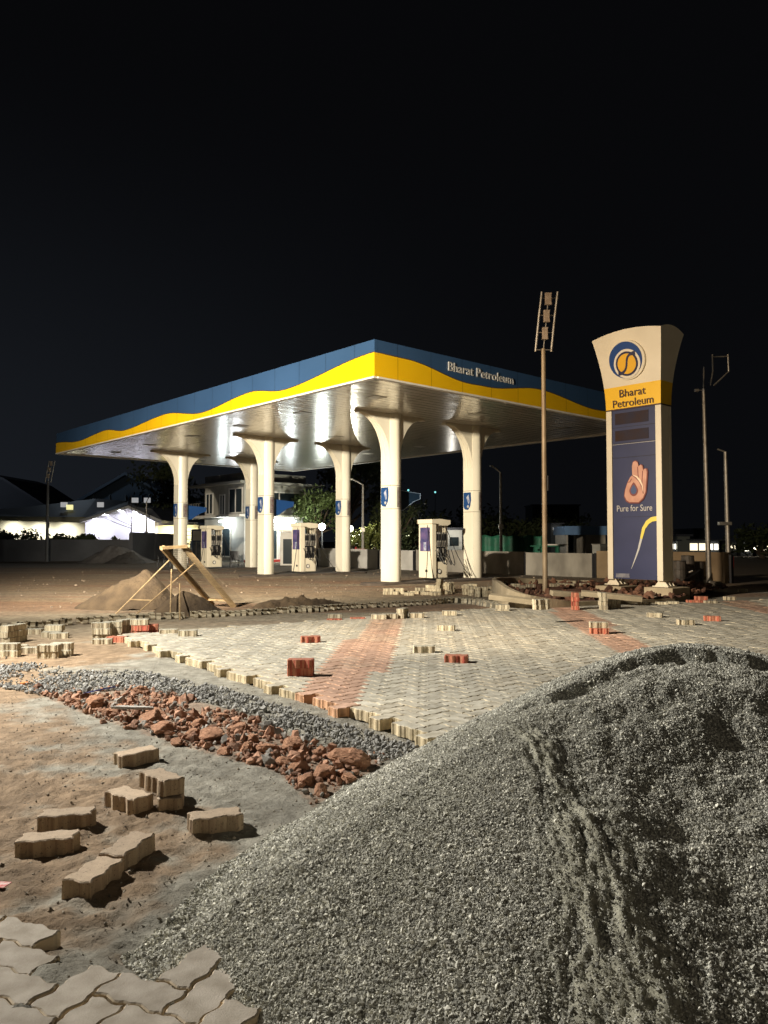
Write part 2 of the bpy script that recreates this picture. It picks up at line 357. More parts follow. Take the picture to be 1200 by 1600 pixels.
# loose pavers: one mesh per colour, copied
def paver_obj(col,side):
    me=bpy.data.meshes.new('paver'); v,q,t=TV,TQ,TT
    o=np_mesh('paver',v,[q,t],None or M_pl[side],None,None); return o
def stripemat(name,top,edge,dark):
    m=bpy.data.materials.new(name); m.use_nodes=True; nt=m.node_tree; b=nt.nodes['Principled BSDF']; b.inputs['Roughness'].default_value=.9
    N=nt.nodes.new; L=nt.links.new; tc=N('ShaderNodeTexCoord'); mp=N('ShaderNodeMapping'); mp.inputs['Scale'].default_value=(38,38,2.5); L(tc.outputs['Object'],mp.inputs[0])
    oi=N('ShaderNodeObjectInfo'); ad=N('ShaderNodeVectorMath'); ad.operation='ADD'; L(mp.outputs[0],ad.inputs[0]); sc=N('ShaderNodeMath'); sc.operation='MULTIPLY'; sc.inputs[1].default_value=40; L(oi.outputs['Random'],sc.inputs[0]); L(sc.outputs[0],ad.inputs[1])
    n=N('ShaderNodeTexNoise'); n.inputs['Scale'].default_value=1; n.inputs['Detail'].default_value=3; L(ad.outputs[0],n.inputs['Vector'])
    r=N('ShaderNodeMapRange'); r.inputs[1].default_value=.46; r.inputs[2].default_value=.56; L(n.outputs['Fac'],r.inputs[0])
    x=N('ShaderNodeMixRGB'); x.inputs[1].default_value=(*edge,1); x.inputs[2].default_value=(*dark,1); L(r.outputs[0],x.inputs[0])
    g=N('ShaderNodeNewGeometry'); s=N('ShaderNodeSeparateXYZ'); tn=N('ShaderNodeVectorTransform'); tn.vector_type='NORMAL'; tn.convert_from='WORLD'; tn.convert_to='OBJECT'; L(g.outputs['True Normal'],tn.inputs[0]); L(tn.outputs[0],s.inputs[0])
    st=N('ShaderNodeMapRange'); st.inputs[1].default_value=.3; st.inputs[2].default_value=.6; L(s.outputs['Z'],st.inputs[0])
    n3=N('ShaderNodeTexNoise'); n3.inputs['Scale'].default_value=30; n3.inputs['Detail'].default_value=8; L(tc.outputs['Object'],n3.inputs['Vector'])
    tx=N('ShaderNodeMixRGB'); tx.inputs[1].default_value=(*[c*.55 for c in top],1); tx.inputs[2].default_value=(*top,1); L(n3.outputs['Fac'],tx.inputs[0])
    x2=N('ShaderNodeMixRGB'); L(st.outputs[0],x2.inputs[0]); L(x.outputs[0],x2.inputs[1]); L(tx.outputs[0],x2.inputs[2]); hv=N('ShaderNodeHueSaturation'); vr=N('ShaderNodeMapRange'); vr.inputs[3].default_value=.8; vr.inputs[4].default_value=1.12; L(oi.outputs['Random'],vr.inputs[0]); L(vr.outputs[0],hv.inputs['Value']); L(x2.outputs[0],hv.inputs['Color'])
    pn=N('ShaderNodeTexNoise'); pn.inputs['Scale'].default_value=95; pn.inputs['Detail'].default_value=2; L(tc.outputs['Object'],pn.inputs['Vector']); pr_=N('ShaderNodeMapRange'); pr_.inputs[1].default_value=.30; pr_.inputs[2].default_value=.38; pr_.inputs[3].default_value=.45; L(pn.outputs['Fac'],pr_.inputs[0])
    pm=N('ShaderNodeMixRGB'); pm.blend_type='MULTIPLY'; pm.inputs[0].default_value=1; L(hv.outputs[0],pm.inputs[1]); L(pr_.outputs[0],pm.inputs[2]); L(pm.outputs[0],b.inputs['Base Color'])
    bp=N('ShaderNodeBump'); bp.inputs['Distance'].default_value=.0028; n4=N('ShaderNodeTexNoise'); n4.inputs['Scale'].default_value=160; n4.inputs['Detail'].default_value=8; L(tc.outputs['Object'],n4.inputs['Vector']); L(n4.outputs['Fac'],bp.inputs['Height']); L(bp.outputs[0],b.inputs['Normal'])
    return m
M_pl={'grey':stripemat('grey_paver',(.42,.39,.30),(.56,.49,.34),(.36,.29,.19)),'red':stripemat('red_paver',(.46,.17,.10),(.52,.21,.12),(.40,.085,.05)),'tan':stripemat('tan_paver',(.52,.40,.28),(.44,.33,.21),(.34,.24,.15))}
PAV={k:np_mesh('paver',TV,[TQ,TT],M_pl[k]) for k in M_pl}
used={k:False for k in PAV}
def put_paver(kind,loc,rot,label,group):
    o=PAV[kind] if not used[kind] else PAV[kind].copy()
    if used[kind]: COL.objects.link(o)
    used[kind]=True
    o.location=loc; o.rotation_euler=rot; tag(o,label,'paver',group); return o
def edge_paver(p1,p2,z,kind,label,face='long',group='loose pavers on the near ground'):
    a=gp(*p1,z); b=gp(*p2,z); d=(b-a); d.z=0; d.normalize(); m=(a+b)/2; n=Vector((-d.y,d.x,0))
    if n.dot(m)<0: n=-n
    half=PW/2 if face=='long' else PL/2
    c=m+n*half; ang=math.atan2(d.y,d.x)+(0 if face=='long' else R(90))
    zz=z+(float(hgt(np.array([c.x]),np.array([c.y]))[0])-.006 if z==0 else 0)
    return put_paver(kind,(c.x,c.y,zz),(R(random.uniform(-2,2)),R(random.uniform(-2,2)),ang),label,group)
T=lambda x,y:(x/3,1040+y/3)
edge_paver(T(590,477),T(732,447),0,'tan','tan paver lying alone just below the band of red rocks')
p4=edge_paver(T(744,692),T(855,682),0,'tan','tan paver at the bottom of the near heap, carrying the topmost one','end')
p3=edge_paver(T(502,662),T(610,698),0,'tan','tan paver of the near heap, at its left on the ground')
b2=edge_paver(T(665,578),T(748,613),PT,'tan','tan paver on top of the near heap of pavers')
edge_paver(T(178,790),T(425,772),0,'tan','tan paver at the far left, the rear one of the side by side pair')
edge_paver(T(75,908),T(338,893),0,'tan','tan paver at the far left, front one of the side by side pair')
edge_paver(T(915,803),T(1127,768),0,'tan','tan paver lying alone beside the toe of the gravel pile')
edge_paver(T(598,970),T(718,880),0,'tan','tan paver turned end-on, behind the nearest loose paver')
edge_paver(T(432,1118),T(573,1002),0,'tan','nearest loose tan paver, end-on, casting a shadow to its right')
def stack(px,py,kinds,label,z0=0.,ang=None,group='loose pavers on the new paving',spread=.012,up=False):
    p=gp(px,py,z0); a=TH+R(-90)+R(random.uniform(-9,9)) if ang is None else R(ang)
    n=len(kinds)
    for i,k in enumerate(kinds):
        pos='' if n==1 else ', %s of stack'%(['bottom','second','third','fourth','fifth'][i] if i<n-1 else 'top')
        put_paver(k,(p.x+random.uniform(-spread,spread),p.y+.09+random.uniform(-spread,spread),p.z+i*PT),(0,0,a+R(random.uniform(-4,4))),label+pos,group)
g,r_='grey','red'
P0=PT
stack(484,1005,[r_],'red paver alone on the paving left of the red band',P0,8)
stack(470,1058,[r_,r_],'red paver near the paving edge, left of the red band',P0,5)
stack(662,1021,[g],'grey paver alone on the paving right of the red band',P0,2)
stack(714,1037,[r_],'red paver alone on the paving right of the red band',P0,-8)
stack(699,986,[g],'small-looking grey paver farther back on the paving right of the red band',P0,-10)
stack(523,967,[g],'grey paver beyond the back edge of the paving, near the red band',0,5)
stack(522,975,[r_],'red paver at the back edge of the paving, left of the red band',.02,5)
stack(558,973,[r_],'red paver at the back edge of the paving where the red band ends',.02,12)
stack(592,968,[g],'grey paver at the top end of the red band, left of two',P0,-6)
stack(609,967,[g],'grey paver at the top end of the red band, right of two',P0,4)
stack(630,966,[g,g],'grey paver behind the top end of the red band',P0,70)
stack(651,966,[g],'grey paver at the back edge right of the two-high grey stack',P0,-4)
stack(702,962,[g],'grey paver lying at the back edge of the paving towards the planter',P0,-4)
stack(786,959,[g,g],'grey paver at the rounded nose of the planter',.03,-5)
stack(938,991,[r_,g],'paver of the mixed red and grey stack on the paving',P0,-6)
stack(901,953,[r_]*4,'red paver in the tall red stack in front of the planter',P0,82)
stack(944,953,[g]*4,'grey paver in the tall grey stack in front of the planter',P0,85)
stack(962,951,[g,g],'grey paver right beside the tall grey stack',P0,-8)
stack(1026,965,[g],'grey paver alone in front of the tall sign',P0,-25)
stack(1075,977,[g],'grey paver alone at the right, nearer than the others there',P0,-3)
stack(1116,971,[r_],'red paver alone at the far right of the paving',P0,-12)
for px,py,k,l in [(1000,940,g,'first from the left'),(1009,948,g,'second, lying lower'),(1020,938,g,'third, half behind the footing'),(1037,947,g,'fourth, in front of the footing'),(1054,946,g,'fifth, right of the footing')]:
    stack(px,py,[k],'grey paver along the foot of the tall sign, '+l,P0*.6,-8+random.uniform(-10,10))
stack(1086,944,[r_],'red paver of the low pile right of the tall sign, left one',.05,-5); stack(1098,944,[r_,r_],'red paver of the low pile right of the tall sign',.05,-5); stack(1112,945,[g],'grey paver at the right end of the low red pile',.05,3)
stack(1143,938,[g],'grey paver by the far right edge of the paving',.04,10); stack(1163,925,[g],'grey paver far right towards the dark boundary wall',.02,-20)
# left stacks
G2='pavers stacked on the earth at the left'
stack(157,1009,[g],'grey paver laid in front of the left stack',0,12,G2); stack(180,1005,[r_],'reddish paver laid in front of the left stack',0,-5,G2)
stack(155,1001,[g,g,g],'grey paver in the three-high stack on the earth',0,10,G2); stack(172,999,[g,g,g],'grey paver in the three-high stack next to the dark gap',0,10,G2)
stack(193,995,[g,g,g],'grey paver in the stack between the grey and red ones',0,60,G2); stack(216,995,[r_,r_,g],'paver in the red stack at the paving corner',.02,8,G2); stack(230,994,[r_,r_],'paver in the red stack, hidden side',.02,8,G2)
stack(262,993,[g],'dark-sided grey paver on the corner of the paving',P0*.7,6,G2); stack(290,995,[g],'grey paver on the back left corner of the paving',P0,5,G2)
stack(50,992,[g],'grey paver lying by the kerb row at far left',0,3,G2); stack(75,997,[g],'grey paver under the small heap at far left',0,5,G2); stack(88,999,[g],'tan-sided grey paver of the small heap at far left',0,15,G2); stack(80,995,[g,g],'grey paver of the small two-high heap at far left',0,3,G2)
stack(12,1006,[g,g,g],'grey paver in the leftmost three-high stack',0,75,G2); stack(22,1004,[g,g,g],'grey paver in the second leftmost three-high stack',0,80,G2)
stack(8,1028,[g,g],'grey paver of the nearest stack at the left edge',0,5,G2); stack(22,1020,[g],'grey paver behind the nearest stack at the left edge',0,40,G2)
stack(45,1023,[g],'grey paver alone left of the two-high block of pavers',0,4,G2); stack(72,1030,[g,g],'grey paver in the left half of the two-high block',0,8,G2); stack(91,1027,[g,g],'grey paver in the right half of the two-high block',0,8,G2)
# heap near dispenser and by the planter
G3='heaped pavers in front of the fuel pumps'
for i in range(11): stack(607+i*8.3,931-random.uniform(0,3),[g]*random.choice([1,1,1,2]),'grey paver in the scatter in front of the right pump',0,random.uniform(-30,30),G3)
for i in range(9): stack(672+random.uniform(0,34),929-random.uniform(0,9),[g]*random.choice([1,2,3]),'grey paver in the heap in front of the right pump',0,random.uniform(-60,60),G3)
stack(687,929,[g]*5,'grey paver in the tallest heap before the right pump',0,70,G3)
stack(689,943,[g],'grey paver alone between the heap and the kerb row',0,3,G3)
for i in range(8): stack(731+i*5.2,933-random.uniform(0,4),[g]*random.choice([2,3,3]),'grey paver in the heap left of the planter',0,random.choice([80,85,95,5]),G3)
for i in range(5): stack(728+i*4,923-random.uniform(0,4),[g]*random.choice([1,1,2]),'grey paver at the back of the heap left of the planter',0,random.uniform(-30,90),G3)
stack(786,917,[g,g],'grey paver resting on the far planter rim',.12,5,G3); stack(797,921,[g],'grey paver sloping off the far planter rim',.1,-20,G3)
for px,py in [(806,917),(814,920),(829,918),(868,917),(878,916),(892,917),(894,912),(915,916),(916,911)]:
    stack(px,py,[g],'grey paver along the back of the planter',.18,random.uniform(-25,15),G3)
stack(838,947,[g],'grey paver inside the planter near the mast',.26,30,G3) if False else None
# kerb row of standing pavers
row=[(-40,986),(25,983),(130,974),(230,968),(400,961),(443,957),(500,955),(550,951),(613,948),(667,945),(707,941),(745,944),(775,950)]
pts=[gp(*p,0) for p in row]; acc=0; nrow=0
for a,b in zip(pts[:-1],pts[1:]):
    d=b-a; ln=d.length; s=acc
    while s<ln:
        p=a+d*(s/ln); ang=math.atan2(d.y,d.x)
        if random.random()>.05 and nrow<170:
            o=put_paver('grey',(p.x+random.uniform(-.01,.01),p.y+random.uniform(-.02,.02),.045+random.uniform(-.014,.010)),(R(90)+R(random.uniform(-3,3)),0,ang+R(90+random.uniform(-8,8))),'grey paver standing on its side in the kerb row behind the paving','pavers standing in the kerb row'); nrow+=1
        s+=.118+random.choice([0,0,0,.04])
    acc=s-ln
# ------------------------------------------------------------------ stones
def ico(seed,flat=.7,n=12):
    r=np.random.default_rng(seed); t=(1+5**.5)/2
    v=np.array([(-1,t,0),(1,t,0),(-1,-t,0),(1,-t,0),(0,-1,t),(0,1,t),(0,-1,-t),(0,1,-t),(t,0,-1),(t,0,1),(-t,0,-1),(-t,0,1)])/1.9
    f=np.array([(0,11,5),(0,5,1),(0,1,7),(0,7,10),(0,10,11),(1,5,9),(5,11,4),(11,10,2),(10,7,6),(7,1,8),(3,9,4),(3,4,2),(3,2,6),(3,6,8),(3,8,9),(4,9,5),(2,4,11),(6,2,10),(8,6,7),(9,8,1)])
    v=v*r.uniform(.72,1.2,(12,1))+r.normal(0,.1,(12,3)); v[:,2]*=flat; v[:,1]*=r.uniform(.6,1); return v,f
def octa(seed):
    r=np.random.default_rng(seed); v=np.array([(1,0,0),(-1,0,0),(0,1,0),(0,-1,0),(0,0,1),(0,0,-1)],float); v=v*r.uniform(.6,1.25,(6,1))+r.normal(0,.18,(6,3)); v[:,2]*=.7; v[:,1]*=.75
    f=np.array([(0,2,4),(2,1,4),(1,3,4),(3,0,4),(2,0,5),(1,2,5),(3,1,5),(0,3,5)]); return v,f
def rotm(n):
    q=rng.normal(size=(n,4)); q/=np.linalg.norm(q,axis=1)[:,None]; a,b,c,d=q.T
    return np.stack([1-2*(c*c+d*d),2*(b*c-a*d),2*(b*d+a*c),2*(b*c+a*d),1-2*(b*b+d*d),2*(c*d-a*b),2*(b*d-a*c),2*(c*d+a*b),1-2*(b*b+c*c)],-1).reshape(n,3,3)
def stones(pos,size,tpl):
    VV=[];FF=[];off=0;idx=[]
    which=rng.integers(0,len(tpl),len(pos))
    for k,(tv,tf) in enumerate(tpl):
        s=np.where(which==k)[0]
        if not len(s): continue
        Rm=rotm(len(s)); V=np.einsum('nij,vj->nvi',Rm,tv)*size[s][:,None,None]+pos[s][:,None,:]
        VV.append(V.reshape(-1,3)); FF.append((tf[None]+(np.arange(len(s))*len(tv))[:,None,None]).reshape(-1,3)+off); off+=len(s)*len(tv); idx.append(np.repeat(s,len(tv)))
    return np.concatenate(VV),np.concatenate(FF),np.concatenate(idx)
M_stone=mat('crushed_stone',(1,1,1),.95,0,(.8,.8,.8),30,0,attr=True,spec=.15)
M_rock=mat('laterite',(1,1,1),.92,0,(.62,.55,.5),6,.012,22,attr=True,detail=10)
ICO=[ico(i) for i in range(8)]; OCT=[octa(i) for i in range(10)]
def fillpoly(poly,n):
    P=np.array(poly); a=P.min(0);b=P.max(0); q=rng.uniform(a,b,(n,2)); return q[inpoly(q[:,0],q[:,1],poly)]
# crushed stone strip
q=fillpoly(GRAV,40000); q=q[fbm(q[:,0],q[:,1],.6,4)+rng.normal(0,.14,len(q))>-.08]; s=.005+rng.gamma(3,.0027,len(q)); z=hgt(q[:,0],q[:,1])+s*.35+.02*rng.random(len(q))
V,Fs,ix=stones(np.column_stack([q,z]),s,ICO); br=rng.uniform(.6,1.25,len(q))[ix]
o=np_mesh('crushed_stone_strip',V,[Fs],M_stone,None,np.array([.31,.305,.285])*br[:,None]); tag(o,'strip of loose grey crushed stone between the paving and the red rocks','crushed stone',kind='stuff')
# sparse scatter over foreground
q=np.column_stack([rng.uniform(-3.4,.2,7000),rng.uniform(1.7,7.5,7000)]); z=hgt(q[:,0],q[:,1]); s=np.abs(rng.normal(.003,.0035,len(q)))+.0015
V,Fs,ix=stones(np.column_stack([q,z]),s,OCT); br=rng.uniform(.4,1.2,len(q))[ix]
o=np_mesh('pebbles',V,[Fs],M_stone,None,np.array([.32,.28,.22])*br[:,None]); tag(o,'small pebbles strewn over the bare earth','pebbles',kind='stuff')
# yard rubble, behind
q=np.column_stack([rng.uniform(-14,9,900),rng.uniform(15,36,900)]); q=q[~inpoly(q[:,0],q[:,1],PAVE)]; s=np.abs(rng.normal(.012,.02,len(q)))+.006; z=hgt(q[:,0],q[:,1])
V,Fs,ix=stones(np.column_stack([q,z]),s,ICO); br=rng.uniform(.4,1.1,len(q))[ix]
o=np_mesh('yard_rubble',V,[Fs],M_stone,None,np.array([.32,.25,.18])*br[:,None]); tag(o,'crumbs of rubble scattered over the forecourt earth','rubble',kind='stuff')
# red rocks: small pieces as stuff, big ones individually
q=fillpoly(RED,9000); q=q[(fbm(q[:,0],q[:,1],.5,4)+rng.normal(0,.08,len(q)))>-.2]; s=rng.gamma(1.7,.0075,len(q))+.004; s=np.clip(s,0,.06); z=hgt(q[:,0],q[:,1])+s*.3+.015*rng.random(len(q))
V,Fs,ix=stones(np.column_stack([q,z]),s,ICO); br=rng.uniform(.55,1.2,len(q))[ix]
o=np_mesh('red_rubble',V,[Fs],M_rock,None,np.where(rng.random(len(q))[ix][:,None]<.16,np.array([.34,.33,.30]),np.array([.40,.225,.145]))*br[:,None]); tag(o,'crumbled red laterite chips between the larger red rocks','red rubble',kind='stuff')
def rock_mesh(seed):
    import bmesh
    r=random.Random(seed); bm=bmesh.new(); bmesh.ops.create_icosphere(bm,subdivisions=4,radius=1)
    cuts=[]
    for _ in range(11):
        n=Vector((r.gauss(0,1),r.gauss(0,1),r.gauss(0,.8))).normalized(); cuts.append((n,r.uniform(.55,.9)))
    from mathutils import noise as mn
    for v in bm.verts:
        for n,d in cuts:
            k=v.co.dot(n)
            if k>d: v.co-=n*(k-d)*.93
        nn=mn.fractal(v.co*1.7+Vector((seed*7.1,0,0)),1,2,4); v.co*=1+.13*nn+.05*mn.fractal(v.co*6+Vector((seed,0,0)),1,2,3)
    for v in bm.verts: v.co.z*=.62
    me=bpy.data.meshes.new('laterite_rock'); bm.to_mesh(me); bm.free(); me.materials.append(M_rock)
    a=me.color_attributes.new('Col','FLOAT_COLOR','POINT'); b=r.uniform(.85,1.15); c=[.50*b,.27*b,.16*b,1]*len(me.vertices); a.data.foreach_set('color',c)
    me.polygons.foreach_set('use_smooth',[False]*len(me.polygons))
    return me
RM=[rock_mesh(i) for i in range(9)]
big=[(218,1085,.17,'largest red rock, standing at the top of the rock band'),(145,1104,.19,'wide flat red rock at the left of the rock band'),(170,1118,.12,'red rock below the wide flat one'),(185,1110,.1,'red rock tucked behind a pale slab'),(242,1123,.16,'low red rock under the grey slab'),(233,1132,.2,'broad red rock in the middle of the band'),(255,1147,.2,'broad red rock with a ribbed top'),(285,1122,.1,'small red rock beside dark stones'),(268,1100,.13,'red rock behind the grey slab'),(320,1120,.09,'red rock against the grey gravel'),(345,1125,.11,'red rock at the gravel edge'),(330,1158,.2,'big rounded red rock right of the middle'),(300,1152,.13,'red rock before the big rounded one'),(275,1165,.1,'red rock at the lower edge'),(370,1145,.14,'red rock partly under a flat chip'),(390,1160,.12,'pinkish rock by the flat chip'),(385,1172,.1,'red rock right of centre, low'),(360,1168,.08,'small block-like red rock'),(350,1178,.09,'small red rock at the bottom rim'),(420,1175,.12,'red rock before the gravel'),(458,1172,.16,'tall crumbly red rock at the right part'),(500,1180,.1,'red rock near the gravel at the right'),(545,1200,.25,'long red slab whose end dips under the gravel pile'),(505,1215,.15,'red rock under the long slab'),(478,1225,.12,'red rock in the crumbly corner'),(500,1240,.1,'lowest red rock near the pile toe'),(545,1222,.1,'tan-red rock leaning on the pile toe'),(440,1195,.1,'red rock in the crumbly middle'),(120,1098,.08,'small red rock at the left tail'),(95,1095,.07,'red rock near the left end of the tail'),(75,1087,.05,'last small red rock at the left tail'),(200,1140,.08,'red rock at the lower left rim'),(215,1125,.1,'dark-sided red rock in the left half'),(160,1130,.06,'small red rock below the left half'),(310,1135,.12,'red rock behind the big rounded one'),(460,1205,.09,'red rock between the crumbs')]
for i,(px,py,sz,lb) in enumerate(big):
    o=bpy.data.objects.new('laterite_rock',RM[i%9]); COL.objects.link(o); p=gp(px,py,0); sz*=.6
    o.location=(p.x,p.y+sz*.4,sz*.22); o.scale=(sz*random.uniform(.9,1.2),sz*random.uniform(.7,.95),sz*random.uniform(.7,1)); o.rotation_euler=(R(random.uniform(-12,12)),R(random.uniform(-12,12)),random.uniform(0,6.28)); tag(o,lb,'rock','red laterite rocks in the band')
o=MB().prism([(-.16,-.05),(-.1,.05),(.06,.08),(.15,.03),(.16,-.03),(.02,-.06)],0,.022,lambda a,b,h:(a,b,h)).build('stone_slab',mat('pale_slab',(.42,.40,.36),.9,0,(.3,.28,.25),10,.004,30),None,bevel=.006); p=gp(208,1108,.09); o.location=(p.x,p.y,.09); o.rotation_euler=(R(-8),R(4),.15); tag(o,'flat pale grey slab lying on the red rocks','slab')
# ------------------------------------------------------------------ foreground gravel pile
gx=np.arange(-1.3,4.0,.0085); gy=np.arange(.6,5.6,.0105); GX,GY=np.meshgrid(gx,gy); GZ,RHO,DU=pile_full(GX,GY)
GZ=np.where(GZ<-.05,-.05,GZ); nr,nc=GX.shape; idx=np.arange(nr*nc).reshape(nr,nc)
Fq=np.stack([idx[:-1,:-1],idx[:-1,1:],idx[1:,1:],idx[1:,:-1]],-1).reshape(-1,4); zf=GZ.ravel()
keep=(zf[Fq].max(1)>-.045); Fq=Fq[keep]; us=np.unique(Fq); mp_=np.full(nr*nc,-1); mp_[us]=np.arange(len(us))
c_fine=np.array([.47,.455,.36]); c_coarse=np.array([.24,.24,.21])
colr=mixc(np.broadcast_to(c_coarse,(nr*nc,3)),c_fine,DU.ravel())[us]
pile_t=thing('gravel_pile','large grey gravel pile filling the lower right with slip furrows and a dark crest','gravel pile',(0,0,0))
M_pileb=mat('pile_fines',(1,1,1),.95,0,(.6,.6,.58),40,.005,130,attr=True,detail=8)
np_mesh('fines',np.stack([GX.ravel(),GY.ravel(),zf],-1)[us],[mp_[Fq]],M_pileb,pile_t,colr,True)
n=1700000
q=np.column_stack([rng.uniform(-1.2,3.2,n),rng.uniform(.75,5.6,n)]); q=q[q[:,0]<q[:,1]*.62+.5]; n=len(q)
# keep what can face the viewer and the surroundings
zz,rho,du=pile_full(q[:,0],q[:,1]); edge=rho+rng.normal(0,.03,n)*(rng.random(n)<.35)
far=np.hypot(q[:,0],q[:,1])
vis=(edge<1.03)&(zz>-.03)&(q[:,1]>.75)&(rng.random(n)>du*.5)&(q[:,0]<q[:,1]*.62+.5)&((q[:,1]<4.1)|(q[:,0]<.6)|(rng.random(n)<.25))
q=q[vis];zz=zz[vis];du=du[vis];rho=rho[vis]; n=len(q)
s=(.0014+rng.gamma(2.0,.00095,n))*(1+.45*sst(.3,1,rho))*(1-.35*du); s=np.clip(s,.0015,.013)
zz=np.maximum(zz,hgt(q[:,0],q[:,1]))
V,Fs,ix=stones(np.column_stack([q,zz+s*.25]),s,OCT); br=(rng.gamma(6,.167,n))[ix]
cs=np.array([.53,.52,.455])*np.clip(br,.3,2.2)[:,None]
o=np_mesh('stone_chips',V,[Fs],M_stone,pile_t,cs); o['kind']='stuff'
print('chips',n)
exec_rest=True
# ------------------------------------------------------------------ canopy
HS=5.5; FH=.93; CX,CY=13.5,22.75; C0=Vector((-.237,19.04,0))
can=thing('fuel_canopy','wide flat petrol station canopy with blue and yellow wavy fascia and shiny soffit','canopy',C0,TH)
m=bpy.data.materials.new('soffit_panels'); m.use_nodes=True; nt=m.node_tree; b=nt.nodes['Principled BSDF']; b.inputs['Metallic'].default_value=.33; b.inputs['Base Color'].default_value=(.50,.47,.40,1); b.inputs['Roughness'].default_value=.2
N=nt.nodes.new; L=nt.links.new; tc=N('ShaderNodeTexCoord'); s=N('ShaderNodeSeparateXYZ'); L(tc.outputs['Object'],s.inputs[0])
def math_n(op,a,b_=None):
    k=N('ShaderNodeMath'); k.operation=op
    for i,v in enumerate((a,b_)):
        if v is None: continue
        if isinstance(v,(int,float)): k.inputs[i].default_value=v
        else: L(v,k.inputs[i])
    return k.outputs[0]
fr=math_n('FRACT',math_n('MULTIPLY',s.outputs['Y'],3.3)); seam=math_n('LESS_THAN',fr,.10)
fx_=math_n('FRACT',math_n('MULTIPLY',s.outputs['X'],.33)); seam2=math_n('LESS_THAN',fx_,.006); sm=math_n('MAXIMUM',seam,seam2)
mpn=N('ShaderNodeMapping'); mpn.inputs['Scale'].default_value=(.5,6,1); L(tc.outputs['Object'],mpn.inputs[0]); nz=N('ShaderNodeTexNoise'); nz.inputs['Scale'].default_value=1.4; nz.inputs['Detail'].default_value=3; L(mpn.outputs[0],nz.inputs['Vector'])
fl=math_n('FLOOR',math_n('MULTIPLY',s.outputs['Y'],3.3)); wn=N('ShaderNodeTexWhiteNoise'); wn.noise_dimensions='1D'; L(fl,wn.inputs['W'])
hgtn=math_n('ADD',math_n('MULTIPLY',nz.outputs['Fac'],.007),math_n('MULTIPLY',math_n('MULTIPLY',fr,math_n('SUBTRACT',wn.outputs['Value'],.5)),.012))
hgt2=math_n('SUBTRACT',hgtn,math_n('MULTIPLY',sm,.004))
bp=N('ShaderNodeBump'); bp.inputs['Strength'].default_value=.6; bp.inputs['Distance'].default_value=1; L(hgt2,bp.inputs['Height']); L(bp.outputs[0],b.inputs['Normal'])
cm=N('ShaderNodeMixRGB'); cm.inputs[1].default_value=(.66,.635,.575,1); cm.inputs[2].default_value=(.10,.09,.07,1); L(sm,cm.inputs[0]); L(cm.outputs[0],b.inputs['Base Color'])
M_soffit=m
MB().box(.1,CX-.1,.1,CY-.1,HS,HS+.12).build('soffit',M_soffit,can)
MB().box(.06,CX-.06,.06,CY-.06,HS+.2,HS+.78).build('roof_deck',M_roofd,can)
def interp(keys,s):
    for (a,fa),(b_,fb) in zip(keys[:-1],keys[1:]):
        if s<=b_: t=(s-a)/(b_-a); t=t*t*(3-2*t); return fa+(fb-fa)*t
    return keys[-1][1]
KL=[(0,.63),(4,.23),(5.7,.44),(8.8,.17),(11.4,.47),(15,.25),(16.9,.47),(19.9,.3),(22.75,.5)]
KR=[(0,.63),(1.0,.62),(3.4,.29),(4.2,.30),(6.6,.57),(9.7,.27),(13.5,.6)]
def fascia(keys,length,fn,name_b,name_y):
    ns=int(length/.15); S=[length*i/ns for i in range(ns+1)]
    mb=MB(); my=MB(); ml=MB()
    mb.prism([(0,HS+.005),(length,HS+.005),(length,HS+FH),(0,HS+FH)],0,.10,fn).build(name_b,M_blue,can)
    up=[(s,HS+.01+FH*interp(keys,s)) for s in S]
    my.prism([(0,HS+.004)]+[(length,HS+.004)]+up[::-1],-.018,-.002,fn).build(name_y,M_yel,can)
    ml.prism(up+[(a,b_+.028) for a,b_ in up[::-1]],-.010,-.001,fn).build('shadow_strip',mat('shadow_brown',(.06,.035,.02),.7),can)  # dark brown strip paints the thin shadow between blue and yellow
    MB().prism([(0,HS-.045),(length,HS-.045),(length,HS+.003),(0,HS+.003)],-.03,.12,fn).build('edge_trim',M_white,can)
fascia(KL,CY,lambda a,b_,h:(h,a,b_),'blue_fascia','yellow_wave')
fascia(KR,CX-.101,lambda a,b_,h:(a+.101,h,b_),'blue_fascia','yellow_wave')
MB().box(-.018,.10,-.018,-.0021,HS+.004,HS+.01+FH*.63).build('yellow_corner',M_yel,can); MB().box(0,.1,-.002,-.0005,HS+.61,HS+FH).build('blue_corner',M_blue,can)
for nm,(x0,x1,y0,y1) in {'back':(CX-.1,CX,.101,CY),'side':(.101,CX-.101,CY-.1,CY)}.items():
    MB().box(x0,x1,y0,y1,HS+.005,HS+FH).build('rear_fascia',M_blue,can)
MB().box(CX-.12,CX+.03,.12,CY+.03,HS-.045,HS+.003).build('edge_trim',M_white,can); MB().box(.12,CX-.12,CY-.12,CY+.03,HS-.045,HS+.003).build('edge_trim',M_white,can)
v,f=text_md('Bharat Petroleum',.36,.012,2.79)
mb=MB(); mb.M=Matrix.Translation((4.05,-.016,6.03))@Matrix.Rotation(R(90),4,'X'); mb.add(v,f); mb.build('canopy_lettering',M_silver,can)
for i in range(3):
    for x in (1.9,6.25,10.9):
        for yy_ in (4.1+7.35*i-2.0,4.1+7.35*i+1.6): MB().box(x-.22,x+.22,yy_-.22,yy_+.22,HS-.012,HS-.001).build('ceiling_fitting',M_steel,can)
